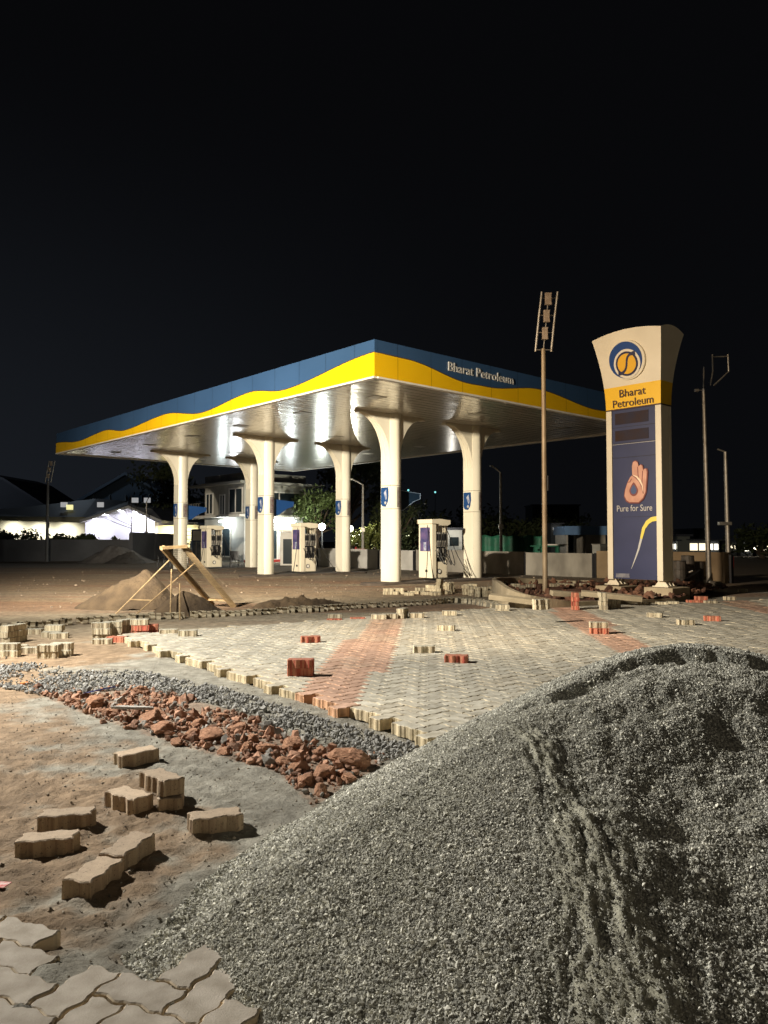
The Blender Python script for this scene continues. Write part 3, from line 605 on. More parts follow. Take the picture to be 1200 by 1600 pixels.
# columns
def make_column():
    t=thing('canopy_column','','column'); w2=.23
    fr=[(-w2,w2),(-w2,-w2+.02)]+[(-w2+.46*k/10,-w2-.11*math.sin(math.pi*k/10)) for k in range(0,11)]+[(w2,w2)]
    prof=[]
    for a,b_ in fr:
        if not prof or (abs(a-prof[-1][0])+abs(b_-prof[-1][1])>1e-6): prof.append((a,b_))
    MB().prism(prof,0,HS-.002,lambda a,b_,h:(a,b_,h)).build('shaft',M_col,t,smooth='auto')
    MB().prism([(a*1.02,b_*1.02) for a,b_ in prof],2.42,2.435,lambda a,b_,h:(a,b_,h)).build('joint',mat('joint_dark',(.2,.17,.12),.8),t)
    MB().prism([(a*1.02,b_*1.02) for a,b_ in prof],3.17,3.185,lambda a,b_,h:(a,b_,h)).build('joint',MATS['joint_dark'],t)
    MB().prism([(a*1.35,b_*1.3) for a,b_ in prof],0,.09,lambda a,b_,h:(a,b_,h)).build('base_plate',mat('soil_dark',(.05,.035,.025),.9,0,(.1,.07,.05),8,.01,20),t)
    # flared fins left and right, curved like a tree
    for sg in (-1,1):
        n=18; outp=[]
        for k in range(n+1):
            a=k/n*math.pi/2; r=1.16-1.16*math.sin(a)  # x offset from fin tip curve
            outp.append((w2+ (1.16)*(1-math.sin(a)) , HS-.05-1.45*(1-math.cos(a)) ))
        tk=lambda x: .21-.11*min(1,max(0,(x-w2)/1.16))**.8
        FB=MB(); up_=[(w2-.02,HS-.002)]+[(x,HS-.002) for x,_ in outp[::-1]]; lo_=[(w2-.02,HS-1.5)]+outp[::-1]
        rowsF=[[(sg*x,-tk(x),z) for x,z in up_],[(sg*x,-tk(x),z) for x,z in lo_],[(sg*x,tk(x),z) for x,z in lo_],[(sg*x,tk(x),z) for x,z in up_]]
        FB.grid(rowsF); FB.build('flared_bracket',M_col,t,smooth='auto')
        for off in (-.6,0,.6):
            cv=[(sg*(a+.004),off*tk(a),b_-.004) for a,b_ in outp]
            MB().tube(cv,.014,5).build('rib',M_cream,t)
        MB().box(*(sorted((sg*(w2+1.15),sg*(w2+1.24)))),-.1,.1,HS-.07,HS-.004).build('bracket_tip',M_white,t)
    # shield sign on the left face, emblem board on the front
    sh=[(-.19,3.12),(.13,3.12),(.15,2.85),(.10,2.62),(.0,2.5),(-.13,2.52),(-.19,2.6)]
    shs=MB().prism(sh,-w2-.03,-w2-.002,lambda a,b_,h:(h,-a,b_)).build('shield_sign',M_navy2,t)
    MB().prism([(.02+.05*math.cos(a),2.62+.05*math.sin(a)) for a in [k*math.pi/6 for k in range(12)]],-w2-.036,-w2-.031,lambda a,b_,h:(h,-a,b_)).build('shield_badge',M_silver,shs)
    MB().prism([(-.06,2.95),(.06,3.05),(.1,2.8),(.05,2.7)],-w2-.035,-w2-.031,lambda a,b_,h:(h,-a,b_)).build('shield_picture',mat('picture_pale',(.5,.5,.55),.5,0,(.15,.18,.3),14),shs)
    def fronty(x): return -w2-.11*math.sin(math.pi*min(1,max(0,(x+w2)/.46)))-.004
    mb=MB(); mb.grid([[(x,fronty(x)-.004,z) for x in [-.05+.26*k/8 for k in range(9)]] for z in (2.48,3.13)]); ebd=mb.build('emblem_board',mat('board_grey',(.30,.27,.24),.5,0,(.2,.18,.16),6),t)
    for z in (3.0,2.8,2.6):
        V=[]; n=12
        for k in range(n):
            a=2*math.pi*k/n; x=.08+.075*math.cos(a); V.append((x,fronty(x)-.010,z+.085*math.sin(a)))
        mb=MB(); mb.add(V,[tuple(range(n))]); mb.build('emblem',mat('emblem_maroon',(.16,.05,.05),.5,0,(.35,.3,.3),16),ebd)
    return t
COLS=[(4.28,4.10,'canopy column with flared top, nearest of all, front row'),(8.23,4.10,'canopy column behind the nearest one, on its right, next to the tall mast'),(4.28,11.45,'canopy column with blue wing sign, middle of the left row'),(8.23,11.5,'canopy column standing before the white boundary wall, middle of the right row'),(4.28,18.65,'canopy column farthest left, near the leaning sieve frame'),(8.23,18.8,'canopy column half hidden behind the middle one, farthest back')]
def lw(x,y,z=0): return C0+dR*x+dL*y+Vector((0,0,z))
proto=make_column()
for i,(x,y,lb) in enumerate(COLS):
    o=proto if i==0 else dup(proto); o.location=lw(x,y); o.rotation_euler=(0,0,TH); tag(o,lb,'column','canopy columns')
    COLS[i]=(x,y,o)
for i in (0,2,4):
    x,y,o=COLS[i]
    sh=[(.24,3.06),(1.32,2.98),(1.30,2.80),(1.0,2.7),(.8,2.58),(.55,2.42),(.24,2.36)]
    wm=M_navy2 if i else mat('wing_dark',(.01,.025,.05),.4)
    wsg=MB().prism(sh,-.02,.02,lambda a,b_,h:(a,h,b_)).build('wing_sign',wm,o)
    MB().tube([(a,-.021,b_) for a,b_ in sh],.008 if i==0 else .01,5).build('wing_rim',mat('rim_blue',(.25,.35,.5),.5) if i==0 else M_navy2,wsg)
# pump islands
for i,nm in enumerate(['front','middle','rear']):
    c=lw(6.25,4.1+7.35*i)
    pl=[]
    for k in range(24):
        a=2*math.pi*k/24; pl.append(((2.55 if math.cos(a)>0 else -2.55)+.55*math.cos(a),.55*math.sin(a)))
    o=MB().prism(pl,-.02,.07,lambda a,b_,h:(a,b_,h)).build('pump_island',mat('island_dark',(.06,.045,.035),.95,0,(.10,.075,.055),4,.02,12),None,bevel=.02); o.location=c; o.rotation_euler=(0,0,TH); tag(o,'low dark earthen pump island under the %s pair of columns'%nm,'pump island','pump islands')
# dispensers
def make_pump():
    t=thing('fuel_dispenser','','fuel pump'); hx,hy,H=.40,.32,2.0
    MB().box(-hx,-hx+.2,-hy,hy,.08,1.9).build('end_panel',M_cream,t,bevel=.012)
    gpn=MB().box(-hx-.012,-hx-.001,-hy+.10,hy-.08,.98,1.78).build('graphic_panel',mat('graphic_violet',(.13,.09,.20),.45,0,(.05,.05,.14),5),t)
    MB().box(-hx-.018,-hx-.013,-.05,.07,1.0,1.28).build('graphic_picture',mat('picture_pale',(.5,.5,.55),.5),gpn)
    MB().box(-hx-.012,-hx-.001,-.1,.0,.28,.36).build('lock_plate',M_dark,t)
    MB().box(-hx+.21,hx,-hy+.06,hy-.06,.08,.62).build('lower_cabinet',M_cream,t,bevel=.01)
    MB().box(-hx+.21,hx,-hy+.10,hy-.10,.63,1.12).build('nozzle_bay',M_dark,t)
    dhd=MB().box(-hx+.21,hx,-hy+.03,hy-.03,1.13,1.62).build('display_head',mat('grey_head',(.45,.42,.36),.5,0,(.3,.28,.24),6),t,bevel=.01)
    for x in (-.11,.2):
        MB().box(x-.10,x+.12,-hy+.015,-hy+.028,1.34,1.56).build('display_screen',M_dark,dhd)
        MB().box(x-.07,x+.09,-hy+.008,-hy+.014,1.17,1.30).build('keypad',M_steel,dhd)
    rbd=MB().tube([(-.02,-hy+.055,.30),(-.02,-hy+.03,.30)],.085,14).build('round_badge',M_dark,t)
    MB().tube([(-.02,-hy+.03,.30),(-.02,-hy+.024,.30)],.06,14).build('badge_face',M_white,rbd)
    MB().box(hx-.06,hx,-hy+.06,hy-.06,.08,1.9).build('end_post',M_cream,t,bevel=.008)
    mb=MB(); P=[(-hx-.06,1.9),(-hx+.26,1.9),(-hx+.4,1.84),(hx-.1,1.84),(hx+.06,1.9),(hx+.05,2.03),(0,2.07),(-hx-.06,2.05)]
    mb.prism(P,-hy-.05,hy+.05,lambda a,b_,h:(a,h,b_)); mb.build('top_canopy',M_cream,t,bevel=.012)
    for k,x in enumerate((-.15,-.03,.09,.21)):
        nz=MB(); nz.box(x-.02,x+.02,-hy-.06,-hy+.09,.92,1.07); nz.tube([(x,-hy-.03,.94),(x,-hy-.05,.86),(x,-hy-.02,.78)],.014,6); nz.build('nozzle',M_dark if k%2 else M_steel,t)
        MB().tube([(x,-hy-.02,1.05),(x+.02,-hy-.06,1.30+.1*(k%2)),(x+.01,-hy-.04,1.86)],.012,6).build('upper_hose',M_rub,t)
        ptsx=[(x,-hy-.03,.93)]
        for j in range(1,9):
            a=j/8; ptsx.append((x+.05*math.sin(a*5+k)+ .12*a*(1 if k>1 else -1),-hy-.08-.28*math.sin(a*math.pi)-.02*k,.93-1.6*a+1.7*a*a-.06*k*a*(1-a)))
        ptsx=[(p[0],p[1],max(.05,p[2])) for p in ptsx]
        MB().tube(ptsx,.014,6).build('hose',M_rub,t)
    for sg,rch in ((1,.75),(-1,.62)):
        pp=[(sg*hx*1.0,-.1,1.86)]+[(sg*(hx+rch*a),-.15-.5*a,1.86-1.8*a**1.15-(.25*math.sin(a*math.pi) if sg>0 else .3*math.sin(a*math.pi))) for a in [j/8 for j in range(1,9)]]
        MB().tube([(p[0],p[1],max(.05,p[2])) for p in pp],.013,6).build('hanging_hose',M_rub,t)
    return t
pr=make_pump()
for i,lb in enumerate(['cream fuel dispenser between the two nearest columns','cream fuel dispenser between the middle pair of columns','cream fuel dispenser of the rear island behind the leaning sieve']):
    o=pr if i==0 else dup(pr); o.location=lw(6.25-(.1 if i==1 else 0)-(.25 if i==2 else 0),4.1+7.35*i,.07); o.rotation_euler=(0,0,TH); tag(o,lb,'fuel pump','fuel dispensers')
# ------------------------------------------------------------------ totem sign
TW,TD=1.47,.50
nearc=Vector(((1035-600)/F*18.1,18.1,0)); tc_=nearc+dL*(TW/2)+dR*(TD/2)
tot=thing('price_totem','tall blue and cream price sign with flared head, round emblem and hand picture','sign',tc_,TH)
# local: x = dR (front face at x=-TD/2, facing -x), y = dL; width coordinate u seen from the front, left to right, = -y
zb,zh,zy,zt=.45,4.66,5.2,6.40
def flare(z):
    t=max(0,(z-zh)/(zt-zh)); return .19*t**1.7,.30*t**1.9
def fx(u,z,off=0):   # point on the front face, u to the right
    a,b_=flare(z); return (-TD/2-b_-off,-u,z)
def head(z0,z1,name,m):
    mb=MB(); nw,nz=12,10
    def P(side,wv,t):
        z=z0+(z1-z0)*t; T_=(z-zh)/(zt-zh); a,b_=flare(z); hy,hx=TW/2+a,TD/2+b_
        zz=z+.12*4*wv*(1-wv)*max(0,T_)**3
        return {0:(-hx,hy-2*hy*wv,zz),1:(-hx+2*hx*wv,-hy,zz),2:(hx,-hy+2*hy*wv,zz),3:(hx-2*hx*wv,hy,zz)}[side]
    for sd in range(4): mb.grid([[P(sd,i/nw,t/nz) for i in range(nw+1)] for t in range(nz+1)])
    if z1>6:
        for sd in range(4): mb.grid([[P(sd,i/nw,1) for i in range(nw+1)],[(0,0,zt+.15)]*(nw+1)])
    mb.build(name,m,tot,smooth='auto')
head(zh,zy,'yellow_band',mat('totem_yellow',(.84,.50,.015),.45)); head(zy,zt,'flared_head',M_cream)
MB().box(-TD/2,TD/2,-TW/2,TW/2,zh-.03,zh-.001).build('head_joint',M_letter,tot)
for y0,y1 in ((TW/2-.15,TW/2),(-TW/2,-TW/2+.15)):
    MB().box(-TD/2,TD/2-.12,y0,y1,zb,zh-.032).build('side_post',M_cream,tot,bevel=.01)
    MB().box(TD/2-.10,TD/2,y0,y1,zb,zh-.032).build('rear_post',M_cream,tot,bevel=.01)
MB().box(-TD/2+.035,TD/2-.035,-TW/2+.155,TW/2-.155,zb+.02,zh-.032).build('blue_panel',M_navy,tot)
xf=-TD/2+.035
iw=TW-.31
M_disp=mat('display_brown',(.05,.03,.022),.22,0,(.035,.035,.055),1.6)
def plate(u0,u1,z0,z1,off,m,name): MB().box(xf-off,xf-off+.006,-u1,-u0,z0,z1).build(name,m,tot)
plate(-.50,.40,4.27,4.55,.012,M_disp,'price_display'); plate(-.50,.40,3.86,4.12,.012,M_disp,'price_display')
for z in (4.20,3.80,3.45): plate(-iw/2,iw/2,z-.008,z+.004,.010,mat('seam_dark',(.02,.02,.035),.6),'panel_seam')
plate(-iw/2,iw/2,3.775,3.783,.010,M_silver,'seam_glint'); plate(-.35,.45,1.98,1.988,.009,MATS['seam_dark'],'panel_seam')
# hand picture
def P2(poly,cx,cz,sx,sz): return [(cx+(a-.5)*sx,cz+(b_-.5)*sz) for a,b_ in poly]
hand=[(.22,.01),(.62,.0),(.82,.1),(.93,.25),(.97,.5),(1.0,.72),(.97,.79),(.90,.80),(.84,.755),(.80,.87),(.72,.905),(.64,.86),(.60,.96),(.50,1.0),(.40,.98),(.35,.88),(.36,.66),(.27,.62),(.15,.50),(.04,.32),(.0,.17),(.09,.06)]
cx,cz,sx,sz=.06,2.83,.60,1.0
FN=lambda a,b_,h:(xf-h,-a,b_)
c0=(sum(a for a,_ in hand)/len(hand),sum(b_ for _,b_ in hand)/len(hand))
bigh=[(c0[0]+(a-c0[0])*1.09,c0[1]+(b_-c0[1])*1.05) for a,b_ in hand]
M_sal=mat('salmon',(.62,.34,.24),.4,0,(.52,.26,.18),5); M_mar=mat('maroon_line',(.20,.05,.04),.5)
MB().prism(P2(bigh,cx,cz,sx,sz),.01,.03,FN).build('hand_outline',M_mar,tot); hpc=MB().prism(P2(hand,cx,cz,sx,sz),.031,.045,FN).build('hand_picture',M_sal,tot)
def stroke(pts,wd,h0,h1,name,m,parent=tot,fn=FN):
    Lf=[];Rt=[]; n=len(pts)
    for i,(a,b_) in enumerate(pts):
        p=pts[max(0,i-1)];q_=pts[min(n-1,i+1)]; tx,tz=q_[0]-p[0],q_[1]-p[1]; l=math.hypot(tx,tz) or 1; wv=wd[i] if isinstance(wd,list) else wd
        Lf.append((a-tz/l*wv/2,b_+tx/l*wv/2)); Rt.append((a+tz/l*wv/2,b_-tx/l*wv/2))
    mb=MB()
    for i in range(n-1): mb.prism([Lf[i],Lf[i+1],Rt[i+1],Rt[i]],h0,h1,fn)
    return mb.build(name,m,parent)
for pl in ([(.60,.86),(.62,.66),(.66,.5)],[(.82,.75),(.80,.6),(.78,.42)],[(.36,.66),(.5,.60),(.66,.5),(.78,.36),(.84,.2)],[(.15,.50),(.25,.5),(.33,.58)]):
    stroke(P2(pl,cx,cz,sx,sz),.018,.046,.050,'finger_line',M_mar,hpc)
stroke(P2([(.40,.66),(.56,.62),(.70,.52),(.80,.40),(.82,.25)],cx,cz,sx,sz),[.01,.035,.05,.03,.005],.0505,.053,'hand_highlight',mat('pale_peach',(.85,.68,.5),.4),hpc)
def drop(k): return [(.42+k*.17*math.sin(a)*(1-.55*max(0,math.cos(a))),.30+k*.13*math.cos(a)*(1.25 if math.cos(a)>0 else 1)) for a in [2*math.pi*i/20 for i in range(20)]]
MB().prism(P2(drop(1.15),cx,cz,sx,sz),.0505,.053,FN).build('drop_ring',M_mar,hpc); MB().prism(P2(drop(.8),cx,cz,sx,sz),.0535,.056,FN).build('drop_hole',mat('drop_blue',(.06,.09,.19),.4),hpc)
v,f=text_md('Pure for Sure',.22,.004,.94); mb=MB(); mb.M=Matrix.Translation((xf-.012,.0,2.12))@Matrix.Rotation(R(-90),4,'Z')@Matrix.Rotation(R(90),4,'X'); mb.add(v,f); mb.build('slogan_lettering',M_silver,tot)
sw=[(iw/2,1.93),(.45,1.91),(.34,1.84),(.24,1.70),(.17,1.45),(.10,1.20),(.0,.95),(-.10,.72)]
stroke(sw[:5],[.11,.11,.10,.085,.06],.006,.010,'yellow_swoosh',mat('swoosh_yellow',(.75,.62,.10),.45)); stroke(sw[4:],[.06,.045,.03,.008],.006,.010,'white_swoosh',mat('swoosh_white',(.5,.5,.48),.45))
plate(-.52,-.15,.50,.60,.012,mat('scuff',(.22,.22,.24),.6,0,(.10,.10,.14),6),'scuffed_patch')
# round emblem on the head
zc=5.80; a_,b_=flare(zc); b2_=(flare(zc+.1)[1]-flare(zc-.1)[1])/.2
tl=math.atan(b2_)
EM=Matrix.Translation((-TD/2-b_-.03,.06,zc))@Matrix.Rotation(-tl,4,'Y')@Matrix.Rotation(R(-90),4,'Z')@Matrix.Rotation(R(90),4,'X')   # emblem plane: x right, y up, z out
def disc(r,cx_,cy_,h0,h1,name,m,n=48):
    mb=MB(); mb.M=EM; mb.prism([(cx_+r*math.cos(2*math.pi*k/n),cy_+r*math.sin(2*math.pi*k/n)) for k in range(n)],h0,h1,lambda a,b_,h:(a,b_,h)); return mb.build(name,m,tot)
disc(.475,.03,-.01,-.06,.03,'emblem_rim',M_cream); disc(.44,0,0,.031,.045,'emblem_disc',mat('emblem_blue',(.012,.055,.21),.35))
disc(.352,.035,-.105+.01,.046,.052,'emblem_ring',mat('ring_white',(.75,.68,.55),.4)); disc(.295,.035,-.095,.053,.058,'emblem_core',mat('core_navy',(.02,.02,.06),.4)); disc(.245,.035,-.095,.059,.063,'emblem_sun',mat('sun_orange',(.78,.42,.02),.4))
S=[(.30,.13),(.19,.125),(.10,.09),(.055,.02),(.035,-.095),(.01,-.20),(-.05,-.27),(-.13,-.31),(-.23,-.30)]
Sm=[]
for i in range(len(S)-1):
    for t in (0,.5): Sm.append((S[i][0]*(1-t)+S[i+1][0]*t,S[i][1]*(1-t)+S[i+1][1]*t))
Sm.append(S[-1]); Sm=[(Sm[max(0,i-1)][0]*.25+p[0]*.5+Sm[min(len(Sm)-1,i+1)][0]*.25,Sm[max(0,i-1)][1]*.25+p[1]*.5+Sm[min(len(Sm)-1,i+1)][1]*.25) for i,p in enumerate(Sm)]
stroke(Sm,[.10,.09,.075,.065,.058,.055,.05,.05,.05,.05,.05,.055,.058,.065,.075,.09,.10],.0635,.066,'emblem_curve',MATS['core_navy'],tot,lambda a,b_,h:tuple(EM@Vector((a,b_,h))))
for body,z,wd in (('Bharat',4.93,.70),('Petroleum',4.69,1.08)):
    v,f=text_md(body,.27,.005,wd); bb=flare(z+.1)[1]
    mb=MB(); mb.M=Matrix.Translation((-TD/2-bb-.02,-.02,z))@Matrix.Rotation(-.06,4,'Y')@Matrix.Rotation(R(-90),4,'Z')@Matrix.Rotation(R(90),4,'X'); mb.add(v,f); mb.build('totem_lettering',M_letter,tot)
for y in (TW/2-.09,-TW/2+.09):
    mb=MB(); 
    for k in range(3): mb.prism([(-.17,.33),(.17,.33),(.06,zb+.02),(-.06,zb+.02)],-.16+.15*k,-.14+.15*k,lambda a,b_,h:(h,y+a,b_))
    mb.box(-.22,.2,y-.2,y+.2,.31,.335); mb.build('foot_bracket',M_cream,tot)
o=MB().box(-.42,.42,-.42,.30,-.05,.305).build('footing',M_conc,None,bevel=.015); o.location=tc_+dL*(-TW/2+.1); o.rotation_euler=(0,0,TH); tag(o,'square raw concrete footing under the near corner of the tall sign','footing','sign footings')
o2=o.copy(); COL.objects.link(o2); o2.location=tc_+dL*(TW/2-.05)+Vector((0,0,-.02)); o2['label']='square raw concrete footing under the far corner of the tall sign'
# ------------------------------------------------------------------ planter
rim_px=[(900,921),(840,921),(800,922),(775,928),(770,938),(782,951),(812,957),(850,958),(900,957),(960,954),(1010,952),(1060,945)]
rim=[gp(x,y,.0) for x,y in rim_px]
def smoothline(P,n=6):
    out=[]
    for i in range(len(P)-1):
        p0=P[max(0,i-1)];p1=P[i];p2=P[i+1];p3=P[min(len(P)-1,i+2)]
        for k in range(n):
            t=k/n; out.append(.5*((2*p1)+(p2-p0)*t+(2*p0-5*p1+4*p2-p3)*t*t+(3*p1-p0-3*p2+p3)*t**3))
    out.append(P[-1]); return out
rim=[gp(*p) for p in [(925,917),(870,918),(820,919),(790,922),(773,930),(778,944),(808,956),(860,956),(925,952),(990,948),(1052,944)]]
rs=smoothline(rim,7)
pt=thing('planter','curved raw concrete planter with red soil around the mast and sign','planter',(0,0,0))
mb=MB(); w_=.10; rows=[]
for i,p in enumerate(rs):
    t=(rs[min(i+1,len(rs)-1)]-rs[max(i-1,0)]).normalized(); n_=Vector((-t.y,t.x,0)); hh=np.interp(i/len(rs),[0,.3,.5,.62,.75,1],[.16,.36,.52,.36,.18,.12])
    rows.append([tuple(p-n_*w_/2+Vector((0,0,-.05))),tuple(p-n_*w_/2+Vector((0,0,hh))),tuple(p+n_*w_/2+Vector((0,0,hh))),tuple(p+n_*w_/2+Vector((0,0,-.05)))])
mb.grid(rows); mb.build('planter_rim',M_conc,pt)
poly=[(p.x,p.y) for p in rs]+[(9.2,20.5),(9.0,23.0)]
xs2=np.arange(1.8,10.5,.07); ys2=np.arange(13.5,25,.08); A,B=np.meshgrid(xs2,ys2); ins=inpoly(A,B,poly)
Zs=.10+.14*np.clip(fbm(A,B,.8,5,.6)+.3,0,1)
nr,nc=A.shape; idx=np.arange(nr*nc).reshape(nr,nc); Fq=np.stack([idx[:-1,:-1],idx[:-1,1:],idx[1:,1:],idx[1:,:-1]],-1).reshape(-1,4); kp=ins.ravel()[Fq].all(1); Fq=Fq[kp]; us=np.unique(Fq); m_=np.full(nr*nc,-1); m_[us]=np.arange(len(us))
np_mesh('soil',np.stack([A,B,Zs],-1).reshape(-1,3)[us],[m_[Fq]],mat('red_soil',(.15,.065,.035),.95,0,(.07,.03,.018),4,.03,14),pt,None,True)
q=fillpoly(poly,700); s=rng.gamma(2,.022,len(q))+.015; s=np.clip(s,0,.13); z=.18+s*.2; V,Fs,ix=stones(np.column_stack([q,z]),s,ICO); br=rng.uniform(.4,1.2,len(q))[ix]; o=np_mesh('soil_clods',V,[Fs],M_rock,pt,np.array([.20,.10,.06])*br[:,None]); o['kind']='stuff'
stack(846,953,[g,g],'grey paver resting on the soil inside the planter, left of the mast',.3,20,G3)
for px,py,ln,an in [(800,940,.9,-25),(955,935,1.2,-12),(885,932,.7,10)]:
    p=gp(px,py,.22); o=MB().box(-ln/2,ln/2,-.09,.09,0,.10).build('kerb_fragment',M_conc,None,bevel=.01); o.location=p; o.rotation_euler=(R(8),R(5),R(an)); tag(o,{800:'broken concrete kerb piece lying left of the mast',955:'long concrete kerb piece lying on red soil left of the sign foot',885:'short concrete kerb piece lying right of the mast'}[px],'kerb piece','broken kerb pieces')
# ------------------------------------------------------------------ masts and poles
def flood_mast(name,base,ztop,rad,label,rz,tilt,lit=False,m=M_rustpole,group='floodlight masts'):
    t=thing(name,label,'floodlight mast',base,rz,group); H=ztop-base.z
    MB().tube([(0,0,0),(0,0,H*.5),(0,0,H)],[rad,rad*.92,rad*.8],12).build('pole',m,t,smooth='auto')
    MB().box(-.16,.16,-.16,.16,0,.03).build('base_plate',m,t)
    MB().tube([(rad*1.2,0,H*.42),(rad*1.2,0,H*.43+.3)],.03,6).build('cable_clip',M_dark,t)
    for sg in (-1,1): MB().tube([(sg*.19,0,H-.07),(sg*.19+tilt*.55,-.05,H+.75),(sg*.19+tilt,-.12,H+1.35)],.028,8).build('frame_rail',M_steel,t)
    for k in range(4):
        z=H-.03+.42*k; x=tilt*(z-H+.03)/1.4
        MB().tube([(-.18+x,-.02,z),(.18+x,-.02,z)],.012,6).build('cross_bar',M_steel,t)
    MB().tube([(0,0,H-.05),(tilt*.85,-.05,H+1.2)],.014,6).build('centre_stay',M_steel,t)
    for k in range(3):
        z=H+.20+.42*k; x=tilt*(z-H+.03)/1.4; w_=.075+.005*k
        l=MB().prism([(x-w_,z),(x+w_,z),(x+w_*.85,z+.06),(x+w_*.85,z+.24),(x+w_*1.05,z+.29),(x-w_*.95,z+.29),(x-w_*.9,z+.24),(x-w_*.9,z+.06)],-.14,-.06,lambda a,b_,h:(a,h,b_)).build('floodlight',M_lamp_off,t,bevel=.012)
    return t
b0=gp(852,937,0); b0.z=.12
b0=Vector((b0.x,b0.y,.12)); flood_mast('floodlight_mast',b0,dp(856,545,b0.y).z,.062,'tall slim ochre floodlight mast in the planter with three unlit lamps on a tilted frame',0,.14)
b1=gp(1108,914,0)
def bowed(base,ztop,label,sx,arms,m=M_steel):
    t=thing('floodlight_mast',label,'floodlight mast',base,0,'floodlight masts'); H=ztop
    MB().tube([(0,0,0),(-.04*sx,0,H*.5),(-.08*sx,0,H)],[.085,.07,.05],10).build('pole',m,t,smooth='auto')
    MB().tube([(-.08*sx,0,H),(-.06*sx,0,H+.7)],.02,6).build('top_stay',m,t)
    if arms:
        for dx in (.22,.72): MB().tube([(dx*sx-.08 if dx<.5 else .25*sx,0,H+.1),(dx*sx*1.02,0,H+.55),(dx*sx,0,H+1.1)],.025,6).build('frame_rail',m,t)
        MB().tube([(.22*sx,0,H+1.02),(.72*sx,0,H+1.04)],.02,6).build('cross_bar',m,t)
    MB().box(-.3*sx-.06,-.3*sx+.06,-.05,.05,H-.1,H-.02).build('floodlight',m,t)
    MB().tube([(-.08*sx,0,H-.05),(-.3*sx,0,H-.06)],.015,6).build('arm',m,t)
    return t
bowed(b1,dp(1104,607,b1.y).z,'tall thin mast right of the sign with a bowed lamp frame on top',1,True)
b2_v=gp(1139,904,0); t=thing('street_lamp','short thin lamp pole farthest right with a small box halfway up','street lamp',b2_v,0,'street lamps'); H=dp(1136,706,b2_v.y).z
MB().tube([(0,0,0),(-.06,0,H)],[.1,.06],10).build('pole',M_steel,t); MB().box(-.35,.1,-.1,.1,H*.42,H*.42+.12).build('junction_box',M_steel,t); MB().tube([(-.06,0,H),(-.35,0,H+.1)],.03,6).build('lamp_arm',M_steel,t)
def street_lamp(px,py,pt_y,armpx,label,m=M_steel,heads=1):
    b=gp(px,py,0); t=thing('street_lamp',label,'street lamp',b,0,'street lamps'); H=dp(px,pt_y,b.y).z; ax=(armpx-px)/F*b.y
    MB().tube([(0,0,0),(0,0,H)],[.09,.055],10).build('pole',m,t,smooth='auto')
    MB().tube([(0,0,H-.02),(ax*.5,0,H+.18),(ax*.85,0,H+.28)],.035,6).build('lamp_arm',m,t)
    MB().box(min(ax*.8,ax*1.1),max(ax*.8,ax*1.1),-.1,.1,H+.26,H+.34).build('lamp_head',m,t,bevel=.02)
    MB().box(-.11,.11,-.12,.12,H*.42,H*.42+.22).build('junction_box',m,t)
    return t
street_lamp(783,891,738,768,'street lamp with an arm to the left, seen between the right columns and the mast')
street_lamp(567,884,757,548,'street lamp beside the red hydrant in front of the white wall')
street_lamp(228,872,784,231,'thin lamp pole in front of the lit gable hall')
b=gp(73,878,0); flood_mast('floodlight_mast',Vector((b.x,b.y,0)),dp(75,752,b.y).z,.1,'dim grey floodlight mast at far left in front of the dark wall',0,.3,m=mat('dim_pole',(.10,.10,.10),.6))
# ------------------------------------------------------------------ boundary walls
def wall(p0,p1,h,label,m,seg=3.0,th=.12,name='boundary_wall',postm=None):
    d=(p1-p0); ln=d.length; t=thing(name,label,'wall',p0,math.atan2(d.y,d.x),'boundary walls')
    n=max(1,round(ln/seg)); 
    for i in range(n):
        a=i*ln/n; b_=(i+1)*ln/n
        MB().box(a+.045,b_-.045,-th/2,th/2,-.05,h-.03*((i*7)%3)).build('wall_panel',m,t)
    for i in range(n+1): MB().box(i*ln/n-.04,i*ln/n+.04,-th/2-.03,th/2+.03,-.05,h-.08).build('wall_post',postm or M_dark,t)
    return t
w0=Vector((-3.6,42.3,0)); wdir=-dL
wall(w0,w0+wdir*7.6,1.0,'white-washed boundary wall behind the middle columns',mat('whitewash',(.62,.60,.55),.9,0,(.45,.43,.39),1.2,.003,15),2.6)
wall(w0+wdir*7.7,w0+wdir*17.4,.98,'weathered concrete boundary wall between the columns and the tall sign',M_wall,3.1)
wall(w0+wdir*17.5,w0+wdir*22.6,1.02,'tan boundary wall right of the tall sign',mat('tan_wall',(.30,.22,.13),.9,0,(.20,.14,.08),1.4,.003,15),5.0)
lw0=gp(-60,878,0); lw1=gp(212,876,0); wall(lw0,lw1,dp(10,843,lw0.y).z,'long dark grey boundary wall at the far left',M_walld,9,.2,postm=M_walld)
lw2=gp(270,872,0); wall(lw1+Vector((.15,-1.5,0)),lw2,dp(212,832,lw1.y).z,'short dark wall section beside the far left column',M_walld,6,.2,postm=M_walld)
